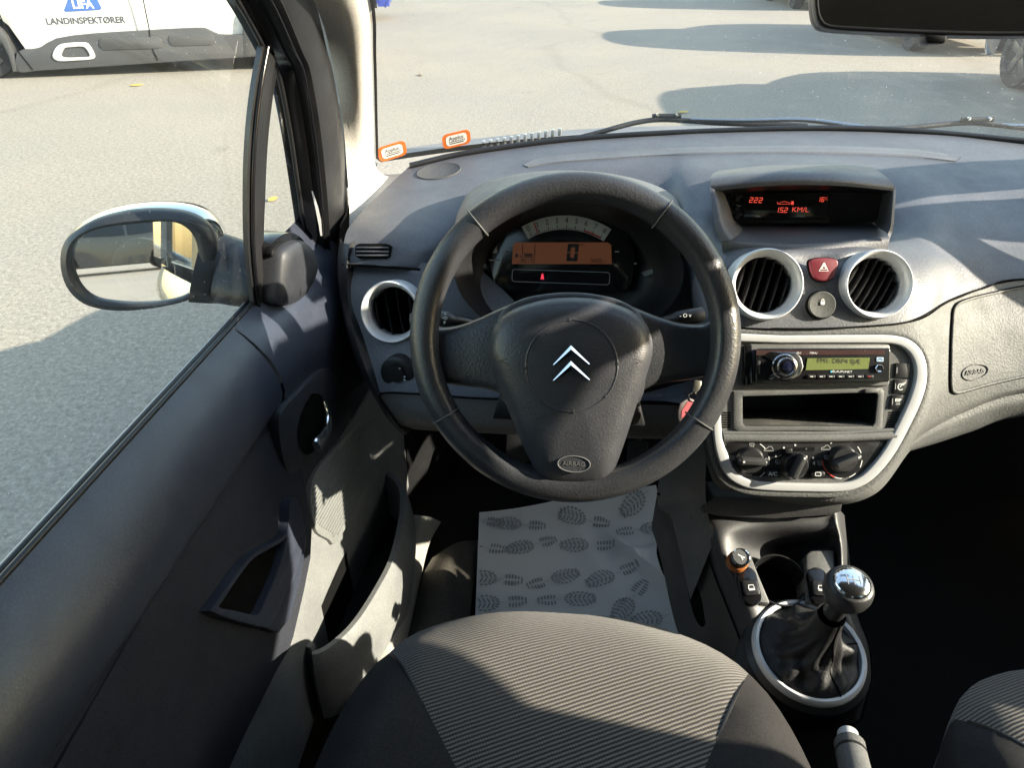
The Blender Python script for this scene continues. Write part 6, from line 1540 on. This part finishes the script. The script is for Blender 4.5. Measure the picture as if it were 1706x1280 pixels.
def car(name, label, paint, origin, ang, hs=1.0, ls=1.0, wdt=1.74, group='cars parked nearby', detail=True, wr=0.32):
    """origin: ground point under the nose on the centre line; car runs along +u of the frame, near side at -v"""
    root = thing(name, label, 'car', origin, group)
    u = V((math.cos(ang), math.sin(ang), 0)); v = V((-math.sin(ang), math.cos(ang), 0)); o = V(origin)
    def p(x, y, z): return o+u*(x*ls)+v*y+V((0, 0, z*hs))
    prof = [(x, z) for x, z in spl([V((a, b)) for a, b in PROF], 3)]
    hwd = wdt/2
    def width(z): return hwd*(1.0-0.06*max(0, (0.55-z)) - 0.26*max(0, (z-0.92))*1.05)
    rows = []
    for s in (-1, -0.985, -0.93, -0.8, -0.4, 0, 0.4, 0.8, 0.93, 0.985, 1):
        r = []
        for x, z in prof:
            zz = z-(0.07*(abs(s)**6))*(1 if z > 0.6 else 0.2)
            nose = 0.20*(abs(s)**3)
            xx = x+(nose*(1-x/2.0) if x < 2.0 else -0.12*(abs(s)**3)*(x-2)/2.1)
            r.append(p(xx, s*width(zz), zz))
        rows.append(r)
    gridmesh('body', rows, paint, root, ang=50)
    # lower sides between body profile and sill
    for s in (-1, 1):
        top = rows[0] if s < 0 else rows[-1]
        sill = []
        for q in top:
            x = (q-o).dot(u)/ls; z0 = 0.24
            for cx in (0.82, 3.36):
                d = abs(x-cx)
                if d < wr+0.07: z0 = max(z0, (wr*0.98+math.sqrt(max(0, (wr+0.07)**2-d*d))*0.98)/hs)
            z0 = min(z0, (q.z)/hs-0.02); sill.append(p(x, s*hwd*0.985, z0))
        # dense rows so that wheel arches read
        n = 60; T = resample(top, n, False); Sl = []
        for q in T:
            x = (q-o).dot(u)/ls; z0 = 0.24/hs
            for cx in (0.82, 3.36):
                d = abs(x-cx)*ls
                if d < wr+0.07: z0 = max(z0, (wr+math.sqrt((wr+0.07)**2-d*d))/hs)
            z0 = min(z0, q.z/hs-0.02); Sl.append(p(x, s*width(z0), z0))
        gridmesh('side_panel', [[a.lerp(b, t) + v*(s*0.03*math.sin(math.pi*t)) for a, b in zip(T, Sl)] for t in (0, .15, .3, .5, .7, .85, 1)], paint, root)
        for cx in (0.82, 3.36):
            f = Frame(p(cx, s*(hwd-0.02), 0)+V((0, 0, wr)), u*(-s), (0, 0, 1)); wheel_(root, f, wr, 0.2)
        # windows
        wv = [p(x, s*(width(z)+0.008), z) for x, z in ((1.35, 1.02), (1.72, 1.38), (2.45, 1.42), (2.45, 1.0))]
        mk('side_window', wv, [[0, 1, 2, 3]], darkglass, root); wv = [p(x, s*(width(z)+0.008), z) for x, z in ((2.52, 1.0), (2.52, 1.42), (3.2, 1.39), (3.55, 1.06))]
        mk('side_window', wv, [[0, 1, 2, 3]], darkglass, root)
        prism('headlamp', Frame(p(0.22, s*0.60, 0.72), u*0.6+v*(-s)*0.0+V((0, 0, 0.4)), v*s), [V((-.12, -.14)), V((.16, -.10)), V((.18, .12)), V((-.08, .10))], -0.02, 0.03, plain('lamp_glass', (0.6, 0.62, 0.63), 0.1), root, 0.02)
    mk('windscreen', [p(x, y*width(z), z+0.012) for x, y, z in ((1.16, -0.88, 1.10), (1.16, 0.88, 1.10), (1.62, 0.86, 1.42), (1.62, -0.86, 1.42))], [[0, 1, 2, 3]], darkglass, root)
    box_ = [p(x, y, z) for z in (0.20, 0.5) for x, y in ((0.4, -hwd*.7), (3.7, -hwd*.7), (3.7, hwd*.7), (0.4, hwd*.7))]
    mk('underbody', box_, [[0, 1, 2, 3], [0, 1, 5, 4], [1, 2, 6, 5], [2, 3, 7, 6], [3, 0, 4, 7]], M['black'], root)
    return root, p, u, v, width
# the white survey firm's car, broadside on at the upper left
g0, g1 = P(0, 132, Z=-H), P(420, 117, Z=-H)      # line under its near sill
dirw = (g1-g0).normalized(); angw = math.atan2(dirw.y, dirw.x)
fw = P(-14, 132, Z=-H)                            # front wheel contact
vw = V((-dirw.y, dirw.x, 0))
wlen = 1.2
origin = fw-dirw*(0.82*wlen)+vw*0.87
white = plain('white_car_paint', (0.52, 0.52, 0.505), 0.25, 0.0, coat=0.5)
wc, p, u, v, wfn = car('parked_car', 'white parked car with blue and white firm logo on its door and dark lower cladding', white, origin, angw, 1.0, wlen, detail=True)
SFc = Frame(p(0, -0.910, 0), u, (0, 0, 1))
def SP(px, py): return SFc.px(px, py)
cl = spl([SP(*q) for q in ((28, 86), (50, 82), (68, 78), (92, 64), (150, 56), (230, 51), (325, 46), (345, 48), (365, 57), (400, 57), (425, 55), (470, 52), (470, 92), (425, 94), (300, 102), (150, 112), (60, 118), (28, 119))], 2, True)
prism('door_cladding', SFc, cl, -0.10, 0.004, clad, wc, 0.01)
# wheel arch trim by the front wheel
fa = [SP(*q) for q in ((0, 46), (12, 62), (22, 85), (28, 119), (22, 119), (14, 92), (4, 72), (-10, 58), (-40, 48), (-40, 40))]
prism('arch_trim', SFc, fa, -0.06, 0.006, clad, wc, 0.006)
ra_ = [SP(*q) for q in ((408, 20), (418, 6), (440, -8), (470, -14), (470, -4), (446, 4), (428, 18), (420, 45), (420, 92), (406, 94), (404, 50))]
prism('arch_trim', SFc, ra_, -0.06, 0.006, clad, wc, 0.006)
for pts in ([(-20, -30), (0, 25), (28, 80), (55, 116)], [(228, -60), (240, 5), (249, 50), (252, 75), (263, 100)]):
    qs = spl([SP(*q) for q in pts], 4); tube('door_gap', [SFc.p(q.x, q.y, 0.006) for q in qs], 0.006, gapm, wc, 6)
bo = spl([SP(*q) for q in ((88, 92), (96, 76), (112, 71), (142, 70), (150, 75), (159, 92), (154, 98), (130, 100), (98, 101))], 3, True)
bi = spl([SP(*q) for q in ((103, 91), (108, 80), (118, 78), (138, 77), (145, 82), (150, 91), (147, 94), (128, 95), (108, 95))], 3, True)
band('bump_surround', SFc, bo, bi, 0.0, 0.02, plain('bump_silver', (0.55, 0.55, 0.54), 0.4, 0.2), wc, 0.006, n=50)
for x0, x1, y0, y1 in ((170, 268, 60, 90), (285, 355, 55, 83)):
    a_, b_ = SP(x0, y1), SP(x1, y0); prism('bump_pad', SFc, rrect((a_.x+b_.x)/2, (a_.y+b_.y)/2+0.02, b_.x-a_.x, (b_.y-a_.y)*0.75, 0.05), 0.0, 0.014, clad, wc, 0.008)
LF = SFc
bl = [SP(*q) for q in ((104, 18), (112, -6), (157, -6), (167, 14), (164, 17), (107, 20))]
lo_ = sheet('firm_logo', SFc, bl, plain('logo_blue', (0.04, 0.10, 0.30), 0.4), wc, 0.0)
a_, b_ = SP(135, 8); h1_ = (SP(135, 0)-SP(135, 15)).length
text('LIFA', SFc, a_, b_, h1_*1.25, M['white'], lo_, 0.0042, name='logo_letters', sx=1.0, bold=0.003)
a_, b_ = SP(141, 35); wtx = (SP(207, 31)-SP(75, 38)); angt = math.atan2(wtx.y, wtx.x)
text('LANDINSPEKTØRER', SFc, a_, b_, wtx.length/8.9, plain('letter_grey', (0.05, 0.055, 0.07), 0.5), wc, 0.003, name='door_lettering', sx=0.98, bold=0.002)
a_, b_ = SP(371, 40); text('CVR 20937260', SFc, a_, b_, wtx.length/17, plain('letter_pale', (0.45, 0.45, 0.45), 0.5), wc, 0.003, name='door_lettering')
tube('door_crease', [SFc.p(*SP(60, -14), 0.0), SFc.p(*SP(420, -20), 0.0)], 0.004, white, wc, 6) if False else None
# lay the lettering and the logo onto the curved door skin
trees = [bvh(c_) for c_ in wc.children if c_.name.split('.')[0] in ('side_panel', 'body')]
def lay(ob, lift):
    og = ORG[ob.name]
    for v_ in ob.data.vertices:
        q = v_.co+og-v*0.5; best = None
        for tr in trees:
            h_ = tr.ray_cast(q, v)
            if h_[0] is not None and (best is None or h_[3] < best[1]): best = (h_[0], h_[3])
        if best: v_.co = best[0]-v*lift-og
for c_ in list(wc.children_recursive):
    k_ = c_.name.split('.')[0]
    if k_ in ('firm_logo', 'door_lettering', 'logo_letters'): lay(c_, 0.004 if k_ != 'logo_letters' else 0.007)
# row of dark cars at the right whose shadows reach across the asphalt
dark = plain('dark_blue_grey_paint', (0.10, 0.105, 0.115), 0.2, 0.3, coat=0.8); black_p = plain('black_car_paint', (0.015, 0.016, 0.018), 0.2, 0.2, coat=0.8)
wq = P(1715, 150, Z=-H)
SUNH = V((TOSUN.x, TOSUN.y, 0))/TOSUN.z
cars = [('grey parked car whose rear wheel shows at the right edge of the windscreen', dark, 0.0), ('black parked car second in the row, casting the middle pointed shadow', black_p, 3.3), ('silver-grey parked car third in the row, casting the farthest shadow', plain('grey_car_paint', (0.12, 0.125, 0.13), 0.25, 0.4, coat=0.8), 6.9)]
for i, (lab, pt, dy) in enumerate(cars):
    ox, oy, an, hs_ = ((5.22, 8.95, rad(-90), 1.12), (5.3, 14.4, rad(-90), 1.26), (5.5, 21.5, rad(-90), 1.30))[i]
    car('parked_car', lab, pt, V((ox, oy, 0)), an, hs_, 1.0, 1.74)
car('parked_car', 'dark grey parked car seen only as a reflection in the door mirror', plain('slate_car_paint', (0.05, 0.052, 0.056), 0.25, coat=0.7), V((-2.6, -21, 0)), rad(-3), 1.0)
# blue car far off, a sliver at the top of the left pillar
bq = P(600, 30, Z=-H)
car('parked_car', 'blue parked car far off, just a corner showing beside the left pillar', plain('blue_car_paint', (0.03, 0.06, 0.35), 0.25, coat=0.7), V((bq.x+0.6, bq.y+0.4, 0)), rad(200), 1.0)
